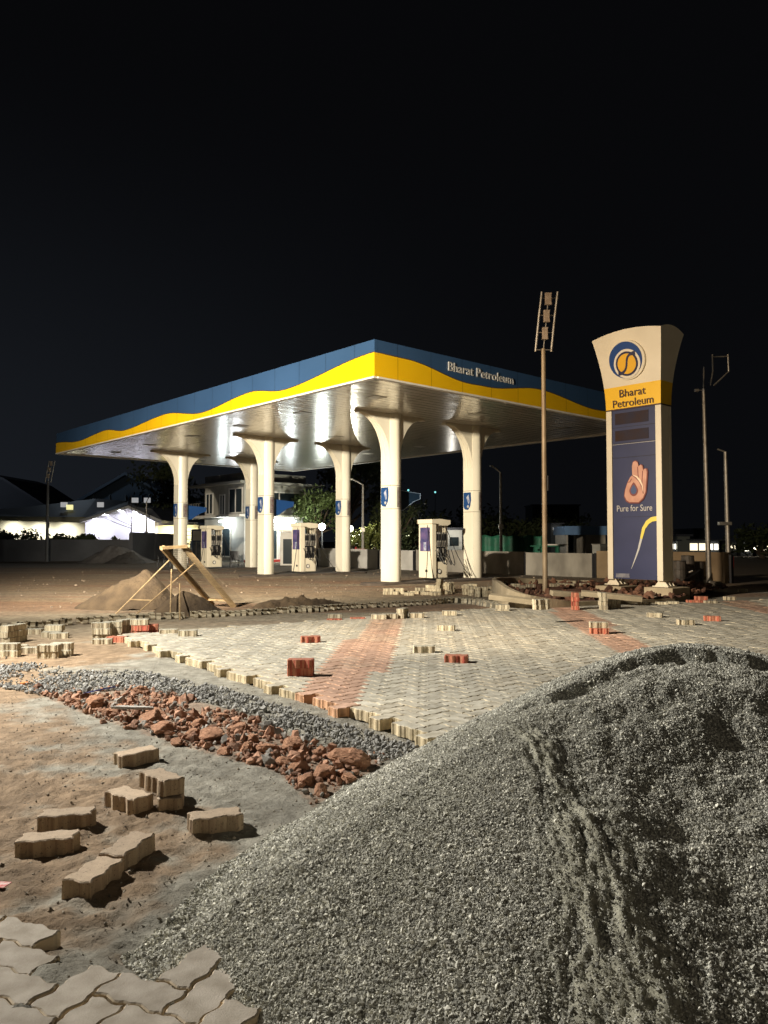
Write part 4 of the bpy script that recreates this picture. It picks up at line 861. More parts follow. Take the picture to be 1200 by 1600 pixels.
# ------------------------------------------------------------------ far-left buildings
def emat(name,c,s): return mat(name,c,.5,0,None,emit=(c,s))
YB=66.
def q3(px,py,Y): return dp(px,py,Y)
hall=thing('gable_hall','white floodlit gable hall with a long dark roof behind the left wall','building',q3(165,880,YB))
def wpoly(mb,P,Y0,Y1,base):   # pixel polygon at depth Y0, extruded back to Y1
    pts=[q3(x,y,Y0)-base for x,y in P]; n=len(pts); V=[tuple(p) for p in pts]+[tuple(p+Vector((0,Y1-Y0,0))) for p in pts]
    mb.add(V,[tuple(range(n)),tuple(range(2*n-1,n-1,-1))]+[(i,(i+1)%n,(i+1)%n+n,i+n) for i in range(n)]); return mb
hb=hall.location.copy()
M_lit=mat('white_render',(.80,.78,.86),.8,0,(.72,.7,.78),.8); M_litw=mat('cream_render',(.75,.72,.60),.8,0,(.6,.57,.46),.5)
wpoly(MB(),[(133,882),(133,811),(200,794),(242,815),(242,882)],YB,YB+8,hb).build('gable_wall',M_lit,hall)
wpoly(MB(),[(-60,882),(-60,812),(132.5,817),(132.5,882)],YB+1.0,YB+8,hb).build('side_wall',M_litw,hall)
wpoly(MB(),[(242.5,882),(242.5,821),(310,820),(310,882)],YB+1.0,YB+8,hb).build('side_wall',mat('yellow_render',(.75,.65,.35),.8),hall)
wpoly(MB(),[(124,812),(200,790),(253,813),(253,817),(200,794.5),(124,816.5)],YB-.8,YB+8.1,hb).build('verge_board',mat('verge_white',(.6,.6,.6),.7),hall)
wpoly(MB(),[(-60,806),(-60,811.5),(132,816.5),(132,808)],YB+.2,YB+.9,hb).build('eaves_board',mat('eaves_cream',(.45,.44,.32),.8),hall)
mb=MB(); A_=[q3(-60,812,YB+.1),q3(126,812,YB+.1),q3(200,789,YB-.7),q3(255,813,YB-.7),q3(330,818,YB+.1),q3(330,784,YB+11),q3(150,780,YB+11),q3(60,792,YB+9),q3(-60,806,YB+9)]
mb.add([p-hb for p in [q3(-60,808,YB+.1),q3(126,811,YB+.1),q3(150,779,YB+11),q3(50,791,YB+9),q3(-60,800,YB+9)]],[(0,1,2,3,4)])
mb.add([p-hb for p in [q3(126,811,YB+.1),q3(200,789,YB-.7),q3(200,783,YB+11),q3(150,779,YB+11)]],[(0,1,2,3)])
mb.add([p-hb for p in [q3(200,789,YB-.7),q3(255,813,YB-.7),q3(330,818,YB+.1),q3(330,786,YB+11),q3(200,783,YB+11)]],[(0,1,2,3,4)])
mb.build('roof',M_roofd,hall)
for px,py in ((148,812),(167,804),(190,797.5),(212,800),(226,808)):
    p=q3(px,py,YB-.35)
    MB().box(-.12,.12,-.1,.1,-.08,.08).build('wall_lamp',emat('lamp_white',(.92,.93,1),14),hall).location=p-hb
    lamp('wall_lamp_light','SPOT',p+Vector((0,-.45,.0)),300,(.86,.88,1),p+Vector((0,.55,-2.2)),.1,150,1)
for px,py in ((18,820),(60,822),(102,822),(262,824),(290,824)): 
    p=q3(px,py,YB+.6); lamp('eaves_light','SPOT',p+Vector((0,-.9,.1)),330,(1,.97,.82),p+Vector((0,.4,-1.6)),.1,150,1)
for px,py,m_ in ((109,793,'y'),(157,789,'w'),(211,782,'w'),(100,789,'w'),(230,782,'w')):
    p=q3(px,py,YB+5); t=MB().box(-.28,.28,-.1,.1,-.2,.25).build('roof_lamp',emat('lamp_yellow',(.8,.75,.35),1.2) if m_=='y' else emat('lamp_grey',(.6,.6,.6),.55),hall); t.location=p-hb
shb=q3(180,880,100); sh=thing('warehouse','large dim blue gabled warehouse rising behind the lit hall','building',shb)
wpoly(MB(),[(100,860),(112,791),(195,742),(250,769),(250,860)],100,118,shb).build('wall',M_shed,sh)
for k,x in enumerate((145,170,195,220)): wpoly(MB(),[(x,786),(x,773),(x+1.5,773),(x+1.5,786)],99.6,99.95,shb).build('wall_strip',mat('strip_dim',(.12,.16,.2),.7),sh)
wpoly(MB(),[(96,794),(195,737.5),(254,768),(252,771),(195,742),(100,797)],99,118.5,shb).build('roof_edge',mat('roof_edge',(.07,.10,.14),.7),sh)
hb2=q3(20,880,150); sh2=thing('distant_shed','faint grey pitched roof at the left edge beyond the hall','building',hb2)
wpoly(MB(),[(-120,870),(-120,760),(-20,742),(5,750),(78,795),(90,870)],150,170,hb2).build('wall',mat('faint_grey',(.05,.055,.065),.8,0,(.035,.04,.05),.05),sh2)
wpoly(MB(),[(-125,757),(-20,739),(6,747),(82,796),(78,797),(4,750.5),(-20,742),(-125,760)],149,170.5,hb2).build('roof',M_roofd,sh2)
lamp('shed_fill_light','POINT',(-38,92,16),600,(.7,.85,1),None,.5); lamp('shed_fill_light','POINT',(-90,128,22),5000,(.75,.85,1),None,.5)  # added fills that brighten the dim sheds, standing in for haze glow
# dumped heaps far left, sand piles and sieve
def heap(px0,px1,pk,base_y,name,label,m,skew=.5,rough=.06,cat='sand pile',seed=0,depth=.75,res=.05,sharp=False):
    a=gp(px0,base_y,0); b_=gp(px1,base_y,0); rx=(b_.x-a.x)/2; cx_=(a.x+b_.x)/2; ry=rx*depth; cy=a.y+ry*.55
    H=dp(pk[0],pk[1],cy).z; pkx=(pk[0]-600)/F*cy-cx_
    n=64; V=[];
    xs_=np.linspace(-rx*1.05,rx*1.05,n); ys_=np.linspace(-ry*1.05,ry*1.05,n); A,B=np.meshgrid(xs_,ys_)
    # warp so that the peak sits at pkx
    U=np.where(A<pkx,(A-pkx)/(rx+pkx),(A-pkx)/(rx-pkx)); rho=np.hypot(U,B/ry)
    Z=H*(1.08-np.sqrt(np.clip(rho,0,2)**2+.08**2))/1.0
    Z=Z+rough*fbm(A+seed,B,rx*.35,5,.6)*(rho<1.2)*np.clip(1.3-rho,0,1)
    Z=np.maximum(Z,-.06); idx=np.arange(n*n).reshape(n,n); Fq=np.stack([idx[:-1,:-1],idx[:-1,1:],idx[1:,1:],idx[1:,:-1]],-1).reshape(-1,4); Fq=Fq[Z.ravel()[Fq].max(1)>-.055]
    us=np.unique(Fq); m_=np.full(n*n,-1); m_[us]=np.arange(len(us))
    o=np_mesh(name,np.stack([A,B,Z],-1).reshape(-1,3)[us],[m_[Fq]],m,None,None,True); o.location=(cx_,cy,0); tag(o,label,cat); return o
heap(112,272,(232,889),952,'sand_pile','tall brown sand pile with a steep shadowed right side behind the sieve',M_sand,rough=.12,depth=.7)
heap(233,345,(289,921),961,'sand_pile','small brown sand pile beside the sieve legs, nearer and lower',M_sand,rough=.06,seed=4)
heap(118,232,(178,850),880,'gravel_heap','grey heap against the dark wall at far left',M_lime,rough=.25,cat='heap',seed=2)
heap(160,222,(205,861),881,'soil_heap','dark low heap right of the grey heap at far left',mat('dark_heap',(.05,.045,.04),.95),rough=.2,cat='heap',seed=9)
heap(398,580,(440,934),949,'earth_ridge','low rough ridge of dug earth behind the kerb row',M_sand,rough=.22,cat='heap',seed=5,depth=.3)
# sieve
p_t0=dp(253,853,14.6); 
sv=thing('sand_sieve','leaning wooden sand sieve frame with wire mesh and thin rod legs','sieve',gp(348,948,0))
sb=sv.location.copy()
A0=gp(333,946,0)-sb; A1=gp(366,949,0)-sb; T0=dp(254,856,15.0)-sb; T1=dp(287,854,15.4)-sb
A0.z=0;A1.z=0
def beam(a,b_,w_,h_,name,m=M_wood,par=sv):
    d=(b_-a); ln=d.length; q_=d.to_track_quat('X','Z').to_matrix().to_4x4(); mb=MB(); mb.M=Matrix.Translation(a)@q_; mb.box(0,ln,-w_/2,w_/2,-h_/2,h_/2); return mb.build(name,m,par)
beam(A0,T0,.05,.11,'side_rail'); beam(A1,T1,.05,.11,'side_rail'); beam(T0-Vector((.03,0,0)),T1+Vector((.05,0,0)),.10,.06,'top_rail')
beam(A0+(T0-A0)*.12,A1+(T1-A1)*.12,.05,.05,'bottom_rail')
mb=MB()
for k in range(1,31):
    a=T0+(A0-T0)*(.02+.03*k); c_=T1+(A1-T1)*(.02+.03*k); mb.tube([a,c_],.0035,4)
for k in range(1,24):
    a=T0+(T1-T0)*(k/24); c_=A0+(A1-A0)*(k/12); mb.tube([a,a+(c_-a)*.88],.003,4)
mb.build('wire_mesh',mat('dull_wire',(.16,.12,.07),.7,0,(.1,.08,.05),9),sv)
L1=T0+(A0-T0)*.16; L2=T1+(A1-T1)*.24
f1=gp(181,959,0)-sb; f2=gp(208,964,0)-sb
def rod(a,b_,name='rod_leg'): MB().tube([a,b_],.013,6).build(name,M_wood,sv)
rod(L1,f1); rod(L2,f2); rod(L1*.25+f1*.75,L2*.28+f2*.72,'rod_brace'); rod(dp(268,890,15.0)-sb,gp(266,966,0)-sb); rod(dp(281,912,14.9)-sb,gp(281,969,0)-sb)
# ------------------------------------------------------------------ shop building behind
cor=dp(381,870,50.0); cor.z=0; shop=thing('sales_building','two-storey concrete sales building with flat slab roof behind the columns','building',cor,TH)
Ls,Rs,Hs2=5.2,4.9,5.45
ff=2.95
MB().box(0,Rs,0,Ls,0,ff).build('ground_floor',mat('ground_render',(.62,.62,.58),.8,0,(.5,.5,.47),1),shop)
MB().box(0,Rs,0,Ls,ff+.16,Hs2-.32).build('upper_floor',M_bldg,shop); MB().box(-.7,Rs+1.1,-.7,Ls+1.2,Hs2-.32,Hs2-.17).build('roof_slab',M_bldg,shop); MB().box(0,Rs,0,Ls,Hs2-.17,Hs2+.42).build('parapet',M_bldg,shop); MB().box(-.9,Rs+.2,-.9,Ls+2.2,ff,ff+.155).build('balcony_slab',M_white,shop)
def win(face,a0,a1,z0,z1,fr=True):   # face 'x': the wall x=0 (left side in view); 'y': the wall y=0
    k=(lambda u0,u1,w0,w1,d0,d1: MB().box(-d1,-d0,u0,u1,w0,w1)) if face=='x' else (lambda u0,u1,w0,w1,d0,d1: MB().box(u0,u1,-d1,-d0,w0,w1))
    f_=MB(); t_=.09
    for b_ in ((a0,a1,z0,z0+t_),(a0,a1,z1-t_,z1),(a0,a0+t_,z0+t_,z1-t_),(a1-t_,a1,z0+t_,z1-t_),((a0+a1)/2-.04,(a0+a1)/2+.04,z0+t_,z1-t_)):
        f_.v;  n0=k(*b_,0.002,.06); f_.add(n0.v,n0.f)
    fo=f_.build('window',M_white,shop); g_=k(a0+t_,a1-t_,z0+t_,z1-t_,.004,.03).build('pane',M_glass,fo)
win('x',4.0,5.0,ff+.25,ff+1.75); win('x',2.4,3.1,ff+.16,ff+1.6); win('x',.15,1.9,ff+.25,ff+1.95); win('y',1.0,4.4,ff+.8,ff+1.75); win('x',1.6,3.9,.3,2.3); win('y',1.6,2.6,.1,2.2); win('y',3.1,4.3,.9,2.2)
rl=MB()
for k in range(9): rl.tube([(-.85,Ls+2.1-k*.35,ff+.15),(-.85,Ls+2.1-k*.35,ff+1.0)],.02,5)
for z in (ff+.55,ff+1.0): rl.tube([(-.85,Ls+2.1,z),(-.85,Ls-.9,z)],.025,5)
rl.build('balcony_railing',M_steel,shop)
rl=MB()
for k in range(10): rl.box(-.8,-.05,Ls+.9+k*.24,Ls+1.12+k*.24,ff-.02-(k+1)*.29,ff+.02-(k+1)*.29)
rl.tube([(-.8,Ls+.9,ff+.9),(-.8,Ls+3.3,.9)],.03,5); rl.tube([(-.8,Ls+.9,ff-.1),(-.8,Ls+3.3,-.0)],.05,5); rl.build('steel_stair',M_steel,shop)
MB().box(-.02,Rs,-.5,-.02,.0,.16).build('red_step',M_red,shop)
for x,y,px in ((-.3,2.1,1),(2.2,-.45,2),(3.4,-.45,3)):
    MB().box(x-.32,x+.32,y-.08,y+.08,2.62,2.76).build('tube_lamp',emat('lamp_cool',(.93,1,.95),16),shop)
    wp=cor+dR*x+dL*y; lamp('shop_light','POINT',(wp.x-.05,wp.y-.35,2.5),85,(.86,.97,1),None,.15)
lamp('upper_floor_fill','POINT',cor-dR*2.2-dL*2.6+Vector((0,0,3.8)),100,(.95,.97,1),None,.3)  # added fill without a fixture, brightens the shop's upper floor
# white lit booth in front of shop and vending cabinet near the left pump
def booth(px0,px1,pyb,pyt,Y,name,label,m,extra):
    a=dp(px0,pyb,Y); b_=dp(px1,pyt,Y); base=Vector(((a.x+b_.x)/2,Y,0)); t=thing(name,label,extra,base); w_=(b_.x-a.x)/2; return t,w_,b_.z
t,w_,h_=booth(300,324,883,827,41,'oil_cabinet','blue and white oil display cabinet left of the rear pump','m','cabinet')
MB().box(-w_,w_,-.25,.25,0,h_).build('body',M_navy2,t,bevel=.02); MB().box(-w_+.1,w_-.02,-.27,-.252,.2,h_-.65).build('glass_door',mat('glass_pale',(.35,.40,.45),.2,0,(.12,.15,.2),3),t); MB().box(-w_+.1,w_,-.30,-.252,h_-.6,h_-.08).build('header_board',M_white,t)
for x in (-.12,.12): MB().box(x-.015,x+.015,-.285,-.272,.2,h_-.65).build('door_bar',M_white,t)
MB().prism([(.22,h_-.5),(.36,h_-.5),(.29,h_-.18)],-.31,-.301,lambda a,b_,h:(a,h,b_)).build('drop_mark',M_dark,t)
t,w_,h_=booth(283,300,883,845,40,'storage_rack','blue steel rack behind the left column','m','rack')
for z in (.2,.7,1.2): MB().box(-w_,w_,-.2,.2,z,z+.04).build('shelf',M_navy2,t)
for x in (-w_,w_-.05): MB().box(x,x+.05,-.2,.2,0,h_).build('upright',M_navy2,t)
for k in range(8): MB().tube([(-w_+.08+k*w_*.23,-.05,.25+.5*(k%2)),(-w_+.08+k*w_*.23,-.05,.55+.5*(k%2))],.05,8).build('oil_can',M_white if k%3 else M_red,t)
# air / service booth with rounded arch at right of middle column
t,w_,h_=booth(442,462,884,845,44,'service_kiosk','small white service kiosk under the bright lamp behind the middle column','m','kiosk')
mb=MB(); mb.box(-w_*1.3,w_*1.3,-.4,.4,0,h_+.5); mb.build('body',M_white,t,bevel=.03); MB().box(-.3,.35,-.43,-.402,.1,1.5).build('door',M_glass,t); MB().box(-w_*1.6,w_*1.6,-.6,.6,h_+.52,h_+.62).build('roof',M_steel,t)
# chairs
def chair(loc,rz,label):
    t=thing('plastic_chair',label,'chair',loc,rz,'black plastic chairs')
    MB().box(-.23,.23,-.22,.22,.40,.44).build('seat',M_dark,t,bevel=.015)
    mb=MB(); mb.grid([[(x,.2+.08*(z-.44)+.03*math.cos(x*6),z) for x in [-.22+.055*k for k in range(9)]] for z in (.44,.6,.75,.88)]); mb.grid([[(x,.225+.08*(z-.44)+.03*math.cos(x*6),z) for x in [-.22+.055*k for k in range(9)]] for z in (.44,.6,.75,.88)]); mb.build('backrest',M_dark,t)
    for sx_ in (-1,1):
        for sy_ in (-1,1): MB().tube([(sx_*.2,sy_*.19,.41),(sx_*.24,sy_*.24,0)],[.025,.018],6).build('leg',M_dark,t)
        MB().tube([(sx_*.22,-.2,.41),(sx_*.24,-.2,.62),(sx_*.24,.2,.66)],.02,6).build('armrest',M_dark,t)
    return t
chair(gp(367,888,0),R(20),'black plastic chair beside the rear pump'); chair(gp(256,886,0),R(-30),'black plastic chair left of the farthest left column'); chair(gp(250,882,0)+Vector((-.1,1.2,0)),R(170),'black plastic chair behind the other one at far left')
# hydrants and small things
def hydrant(px,py,label,box,s=1.0,side=1):
    b_=gp(px,py,0); t=thing('fire_hydrant',label,'hydrant',b_,0,'red fire hydrants')
    MB().tube([(0,0,0),(0,0,1.05*s)],.06*s,10).build('standpipe',M_red,t); MB().tube([(0,0,.75*s),(-.45*s*side,0,.75*s),(-.45*s*side,0,.30*s)],.05*s,8).build('outlet_arm',M_red,t)
    MB().tube([(-.45*s*side,0,.30*s),(-.40*s*side,0,.12*s)],[.07*s,.05*s],8).build('valve',M_dark,t)
    if box: MB().box(.04*side if side>0 else -.5,.5 if side>0 else -.04,-.1,.1,.45*s,.95*s).build('hose_box',M_red,t); MB().tube([(.27*side,-.101,.70*s),(.27*side,-.12,.70*s)],.12,12).build('box_window',M_dark,t)
    return t
hydrant(556,884,'red hydrant with hose box in front of the white wall',True); hydrant(1124,904,'red hydrant with hose box in front of the tan wall at right',True,.85)
# right side: kiosk, tarpaulin, cabinet
t,w_,h_=booth(883,948,890,822,44,'blue_roof_kiosk','small dark kiosk with a blue flat roof beyond the wall','m','kiosk')
MB().box(-w_,w_,0,3,h_-.5,h_).build('roof',mat('kiosk_blue',(.10,.20,.36),.6,0,(.08,.15,.28),1),t); MB().box(-w_+.1,-w_+.2,.1,2.9,0,h_-.5).build('post',M_steel,t); MB().box(0,w_-.05,.1,2.9,0,h_-.5).build('wall',mat('kiosk_wall',(.35,.31,.25),.9,0,(.2,.18,.15),1.5),t)
t,w_,h_=booth(752,852,880,837,42,'green_tarpaulin','green tarpaulin screen stretched behind the boundary wall','m','tarpaulin')
mb=MB(); mb.grid([[(-w_+2*w_*i/30,.12*math.sin(i*1.1)+.2*math.sin(i*.4),z*h_*(1+.03*math.sin(i*.9))) for i in range(31)] for z in (0,.3,.6,.8,.9,1)]); o=mb.build('sheet',mat('tarp_green',(.02,.15,.085),.6,0,(.03,.10,.06),2),t,smooth=True); o.modifiers.new('s','SOLIDIFY').thickness=.01
t,w_,h_=booth(830,880,880,845,40,'green_table_stack','green plastic tables under a pale sheet behind the wall','m','table')
MB().box(-w_,w_,-.3,.3,h_-.3,h_-.24).build('table_top',mat('tarp_green2',(.02,.14,.08),.5),t); mb=MB(); 
for x in (-w_+.2,-.3,.5): MB().box(x-.05,x+.1,-.2,.2,0,h_-.31).build('leg',MATS['tarp_green2'],t)
MB().box(-w_*.2,w_*1.1,-.4,.35,h_-.235,h_-.17).build('pale_sheet',M_white,t)
p=gp(937,893,0); t=thing('control_cabinet','grey metal electrical cabinet beside the left edge of the tall sign','cabinet',p,TH); MB().box(-.28,.28,-.2,.2,.05,1.22).build('body',mat('cab_grey',(.34,.33,.30),.6,0,(.26,.25,.22),3),t,bevel=.01); MB().box(-.31,.31,-.23,.23,1.22,1.26).build('lid',M_steel,t); MB().box(-.24,.24,-.21,-.202,.12,1.15).build('door',M_steel,t); MB().box(-.295,-.282,-.14,-.02,.45,.8).build('vent',M_dark,t)
# rubble right of the totem
for k,(px,py,h_,lb) in enumerate([(1062,914,.75,'dark drum right of the sign foot'),(1075,912,.9,'tallest dark drum in the junk right of the sign'),(1090,911,.7,'dark drum closest to the thin mast')]):
    b_=gp(px,py,0); t=thing('drum',lb,'drum',b_,k,'dark drums'); MB().tube([(0,0,0),(0,0,h_*.33),(0,0,h_*.34),(0,0,h_*.66),(0,0,h_*.67),(0,0,h_)],[.2,.2,.215,.2,.215,.2],14).build('body',mat('drum_dark',(.06,.055,.045),.6,0,(.12,.10,.08),5),t); MB().tube([(0,0,h_),(0,0,h_+.02)],.205,14).build('lid',M_dark,t)
for k in range(16):
    b_=gp(random.uniform(1050,1130),random.uniform(908,926),0); o=bpy.data.objects.new('rubble_lump',RM[k%9].copy()); o.data.materials[0]=mat('rubble_grey',(.13,.11,.085),.95,0,(.07,.06,.045),5); COL.objects.link(o); s_=random.uniform(.1,.26); o.location=(b_.x,b_.y,s_*.3); o.scale=(s_,s_*.8,s_); o.rotation_euler=(0,0,k); tag(o,'dim grey rubble lump on the ground right of the tall sign','rubble','rubble lumps beside the sign')
for k in range(5):
    a=gp(1050+k*11,908+k*2,0); o=MB().tube([(0,0,.3+.05*k),(.9,.3,.02)],.03,6).build('scrap_bar',M_steel if k%2 else M_rub,None); o.location=a; o.rotation_euler=(0,0,k*.8); tag(o,'scrap bar leaning in the junk beside the tall sign','scrap bar','scrap bars')
# ------------------------------------------------------------------ trees and bushes
def tree(base,H,Rr,label,m=M_leaf,n=1500,leaf=.13,kind='tree',trunk_h=.45,name='tree',flat=.8,clumps=14,seed=0,group=None,sx=1.0):
    rr_=random.Random(seed); t=thing(name,label,kind,base,0,group); mb=MB(); th_=H*trunk_h
    mb.tube([(0,0,0),(.05,0,th_*.5),(0,0,th_),(0,.05,H*.75)],[Rr*.09,Rr*.07,Rr*.05,.02],7)
    cl=[]
    for k in range(clumps):
        a=rr_.uniform(0,6.28); r=Rr*math.sqrt(rr_.random())*.8; z=th_+(H-th_)*rr_.uniform(.1,.92); r*=1-.5*abs((z-th_)/(H-th_)-.4)
        c_=Vector((r*math.cos(a)*sx,r*math.sin(a),z)); cl.append((c_,Rr*rr_.uniform(.22,.42)))
        mb.tube([(0,0,th_*rr_.uniform(.6,1)),tuple(c_*.6+Vector((0,0,th_*.3))),tuple(c_)],[Rr*.035,Rr*.02,.008],5)
    mb.build('trunk',M_bark,t)
    V=[];Fc=[]
    for k in range(n):
        c_,cr_=cl[k%len(cl)]; d=Vector((rr_.gauss(0,1),rr_.gauss(0,1),rr_.gauss(0,flat))).normalized()*cr_*rr_.uniform(.3,1.1); p=c_+d; u=Vector((rr_.gauss(0,1),rr_.gauss(0,1),rr_.gauss(0,1))).normalized(); v_=u.orthogonal().normalized(); l=leaf*rr_.uniform(.6,1.4); i=len(V); V+=[p-u*l,p+v_*l*.45,p+u*l,p-v_*l*.45]; Fc.append((i,i+1,i+2,i+3))
    cr2=MB(); cr2.v=[tuple(x) for x in V]; cr2.f=Fc; me=bpy.data.meshes.new('crown'); me.from_pydata(cr2.v,[],cr2.f); me.materials.append(m); o=bpy.data.objects.new('crown',me); COL.objects.link(o); o.parent=t
    return t
def at(px,Y): p=dp(px,845,Y); p.z=0; return p
tree(at(494,52),4.6,2.4,'green tree lit from below between the middle columns',n=2600,seed=1,group='trees behind the wall')
tree(at(572,47),2.6,1.7,'low yellow-green bush behind the white wall by the street lamp',n=1800,seed=2,trunk_h=.2,m=mat('bright_foliage',(.11,.13,.03),.6,0,(.16,.17,.05),3),group='trees behind the wall')
tree(at(545,60),8.5,4,'dark tall tree behind the white wall',m=M_leafd,n=2600,seed=3,leaf=.2,group='trees behind the wall')
tree(at(620,56),4.2,2.6,'dark tree right of the nearest column',m=M_leafd,n=1500,seed=4,leaf=.18,group='trees behind the wall')
tree(at(655,52),2.3,2.0,'low dark bush behind the wall near the pump',m=M_leafd,n=1300,seed=14,leaf=.14,trunk_h=.2,group='trees behind the wall')
tree(at(262,75),9,4.2,'dim tall tree behind the left column and the hall',m=M_leafd,n=1800,seed=5,leaf=.22,group='trees behind the wall')
for k,(px,hh,rr2,lb) in enumerate([(26,1.9,2.0,'dark round bush at far left in front of the lit wall'),(2,1.5,1.6,'dark bush at the left edge'),(95,1.75,1.5,'dark bush left of the lit gable'),(130,1.9,1.2,'dark bush touching the lit gable')]):
    tree(at(px,57),hh,rr2,lb,m=M_leafd,n=1900,seed=20+k,leaf=.16,trunk_h=.15,group='bushes on the left wall',kind='bush',name='bush')
for k,px in enumerate((165,180,190)): tree(at(px,57),1.9,.7,['scrubby weed tuft left under the gable','scrubby weed tuft in the middle under the gable','scrubby weed tuft right under the gable'][k],m=M_leafd,n=160,seed=40+k,leaf=.16,trunk_h=.2,kind='bush',name='weed_tuft',clumps=5,group='weed tufts')
b_=at(205,56); t=thing('bare_tree','small leafless tree standing in front of the lit gable','tree',b_); mb=MB(); mb.tube([(0,0,0),(0,0,2.2),(0,0,3.0)],[.07,.05,.03],6)
tz=3.0; mb.build('trunk',M_bark,t)
for dx,dz,st in ((-.05,1.9,2.9),(.45,1.1,3.0),(1.4,1.2,2.6),(-1.5,.7,2.5),(-.6,1.3,2.7),(.9,.5,2.5),(-2.3,.9,2.3)): MB().tube([(0,0,st),(dx*.5,0,st+dz*.45),(dx,0,st+dz)],[.03,.02,.008],5).build('branch',M_bark,t)
for k,(px,Y,hh,rr2) in enumerate([(700,75,3.6,3.5),(760,80,4.6,4),(830,78,3.5,4),(880,85,4.2,4),(1190,60,2.2,3)]):
    tree(at(px,Y),hh,rr2,['dark far tree just right of the pump','dark far tree beyond the right column','dark far tree left of the mast','dark far tree right of the mast','dark scrub at the far right edge'][k],m=M_leafd,n=1000,seed=60+k,leaf=.25,group='far dark trees',trunk_h=.2)
# far small lamps and lit buildings
def far_lamp(px,py,Y,r,c,s,label,light=0):
    p=dp(px,py,Y); t=thing('lamp_post',label,'lamp',(p.x,p.y,0),0,'far lit lamps'); MB().tube([(0,.15,0),(0,.15,p.z)],.05,6).build('pole',M_dark,t)
    import bmesh
    bm=bmesh.new(); bmesh.ops.create_uvsphere(bm,u_segments=12,v_segments=8,radius=r); me=bpy.data.meshes.new('lamp_globe'); bm.to_mesh(me); bm.free(); me.materials.append(emat('globe_%d'%int(s*10+c[2]*100),c,s)); o=bpy.data.objects.new('lamp_globe',me); COL.objects.link(o); o.parent=t; o.location=(0,0,p.z)
    if light: lamp('globe_light','POINT',(p.x,p.y-r-.15,p.z),light,c,None,.1)
far_lamp(503,823,48.5,.22,(.92,1,.92),22,'round white lamp just left of the right middle column',330)
far_lamp(547,826,48,.20,(1,.97,.80),22,'round warm lamp just right of the right middle column',650)
far_lamp(637,838,60,.14,(.95,1,.6),4,'tiny yellowish lamp right of the nearest column')
far_lamp(638,766,150,.2,(.3,.9,.9),1.2,'tiny teal light high above the trees left'); far_lamp(680,769,150,.18,(.3,.9,.9),1.2,'tiny teal light high above the trees right')
def block(px0,px1,pyt,Y,name,label,m,wins=0,cat='building',lit=None,dep=6,group=None,roofm=None):
    a=dp(px0,pyt,Y); b_=dp(px1,pyt,Y); t=thing(name,label,cat,((a.x+b_.x)/2,Y,0),0,group); w_=(b_.x-a.x)/2; H=a.z
    MB().box(-w_,w_,0,dep,0,H).build('wall',m,t); MB().box(-w_-.2,w_+.2,-.3,dep+.2,H,H+.18).build('roof',roofm or M_roofd,t)
    for k in range(wins):
        x=-w_+(k+.5)*2*w_/wins; MB().box(x-.35,x+.35,-.05,-.002,H*.45,H*.75).build('window',lit or M_glass,t)
    return t
block(697,722,828,60,'white_hut','small white lit hut with a dark window behind the wall',mat('hut_white',(.7,.7,.66),.8,0,(.55,.55,.5),1),1); p=dp(706,832,58.5); lamp('hut_light','POINT',p,60,(1,.95,.85),None,.1)
block(640,700,815,95,'far_house','dark low house seen past the pump',mat('house_dark',(.03,.035,.04),.9),2,group='far dark houses')
block(760,800,812,110,'far_house','dark flat house beyond the right column',MATS['house_dark'],3,group='far dark houses')
block(832,905,790,120,'far_house','tallest black building silhouette left of the sign',MATS['house_dark'],0,group='far dark houses')
block(800,835,818,115,'far_house','low black house between the mast and right column',MATS['house_dark'],0,group='far dark houses')
block(1058,1078,838,70,'storage_tank','dim grey upright tank right of the sign',mat('tank_grey',(.12,.13,.12),.7),0,cat='tank')
block(1084,1106,828,90,'far_house','dark workshop with lit front right of the sign',MATS['house_dark'],0,group='far dark houses')
warm=emat('shop_glow',(1,.86,.6),1.6); wb=emat('shop_glow_bright',(1,.93,.78),4)
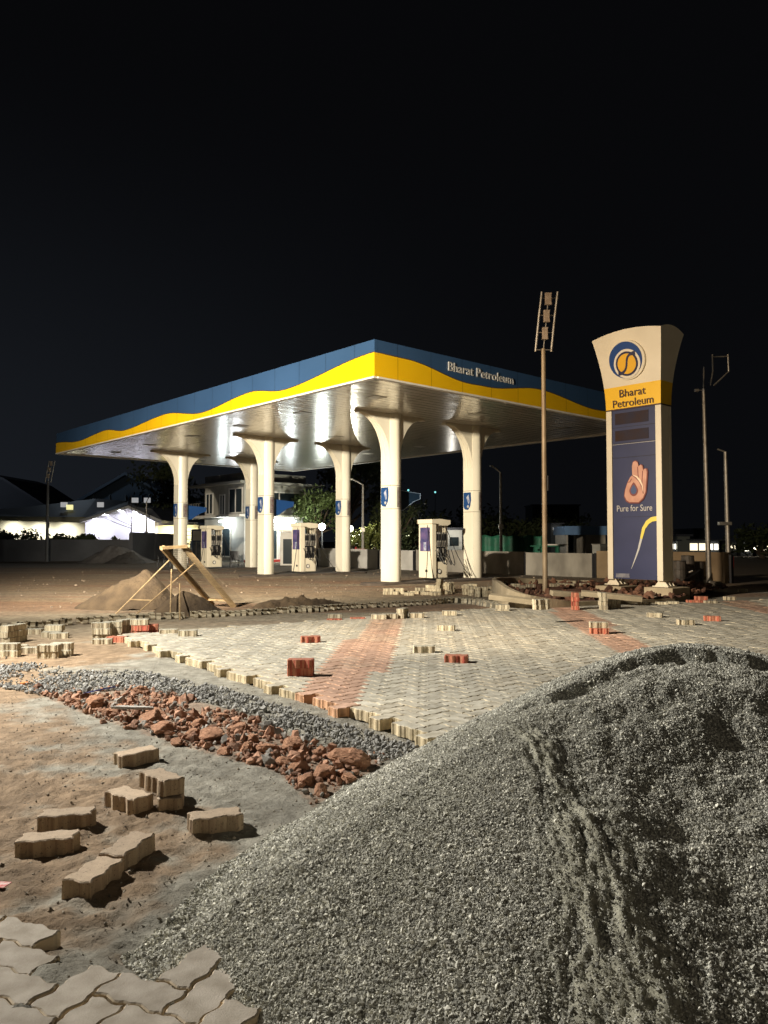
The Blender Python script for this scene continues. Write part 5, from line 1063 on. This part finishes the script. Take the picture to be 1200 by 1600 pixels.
for k,(x0,x1,y0,y1,m_,lb) in enumerate([(1050,1056,850,858,wb,'small bright shopfront touching the sign post'),(1078,1104,849,860,warm,'wide lit shopfront left of the thin mast'),(1108,1122,850,859,wb,'bright lit shopfront right of the thin mast'),(1143,1149,852,858,warm,'small lit shopfront right of the lamp pole'),(1163,1180,851,861,wb,'bright lit shopfront at the far right'),(1181,1200,853,861,warm,'warm lit shopfront at the right edge'),(865,875,824,828,emat('sheet_white',(1,.95,.85),1.6),'tiny lit sign right of the ochre mast')]):
    a=dp(x0,y1,70); b_=dp(x1,y0,70); t=thing('shopfront',lb,'shop',((a.x+b_.x)/2,70,0),0,'far lit shopfronts'); w_=(b_.x-a.x)/2; zb_=max(.0,a.z)
    MB().box(-w_,w_,0,.2,zb_,b_.z).build('lit_front',m_,t); MB().box(-w_-.2,w_+.2,.21,4,0,b_.z+.3).build('wall',MATS['house_dark'],t); MB().box(-w_-.3,w_+.3,-.5,4,b_.z+.3,b_.z+.4).build('roof',M_roofd,t)
    n_=max(1,int(w_/.7))
    mb=MB()
    for j in range(n_): mb.box(-w_+(j+.5)*2*w_/n_-.06,-w_+(j+.5)*2*w_/n_+.06,-.03,-.005,zb_,b_.z)
    mb.build('mullion',M_dark,t)
# small odds: blue pipe, orange rag, red card
o=MB().tube([tuple(gp(130,1084,.04)),tuple(gp(150,1079,.06)),tuple(gp(180,1073,.05))],.006,6).build('blue_pipe',mat('pipe_blue',(.03,.04,.2),.5),None); tag(o,'thin dark blue pipe lying over the crushed stone','pipe')
o=MB().prism([(-.04,-.01),(.0,-.03),(.045,.0),(.02,.03),(-.03,.02)],0,.02,lambda a,b_,h:(a,b_,h)).build('orange_rag',mat('rag',(.55,.2,.06),.8),None,bevel=.006); o.location=gp(38,1069,.02); tag(o,'small crumpled orange rag at the left end of the rocks','rag')
o=MB().prism([(-.06,-.02),(.02,-.03),(.03,.02),(-.06,.03)],0,.004,lambda a,b_,h:(a,b_,h)).build('paper_scrap',mat('paper',(.7,.62,.58),.7,0,(.5,.06,.05),40),None); o.location=gp(3,1383,.03); tag(o,'white and red paper scrap at the left edge of the foreground','paper')
scene.render.engine='CYCLES'
print('objects',len(bpy.data.objects))
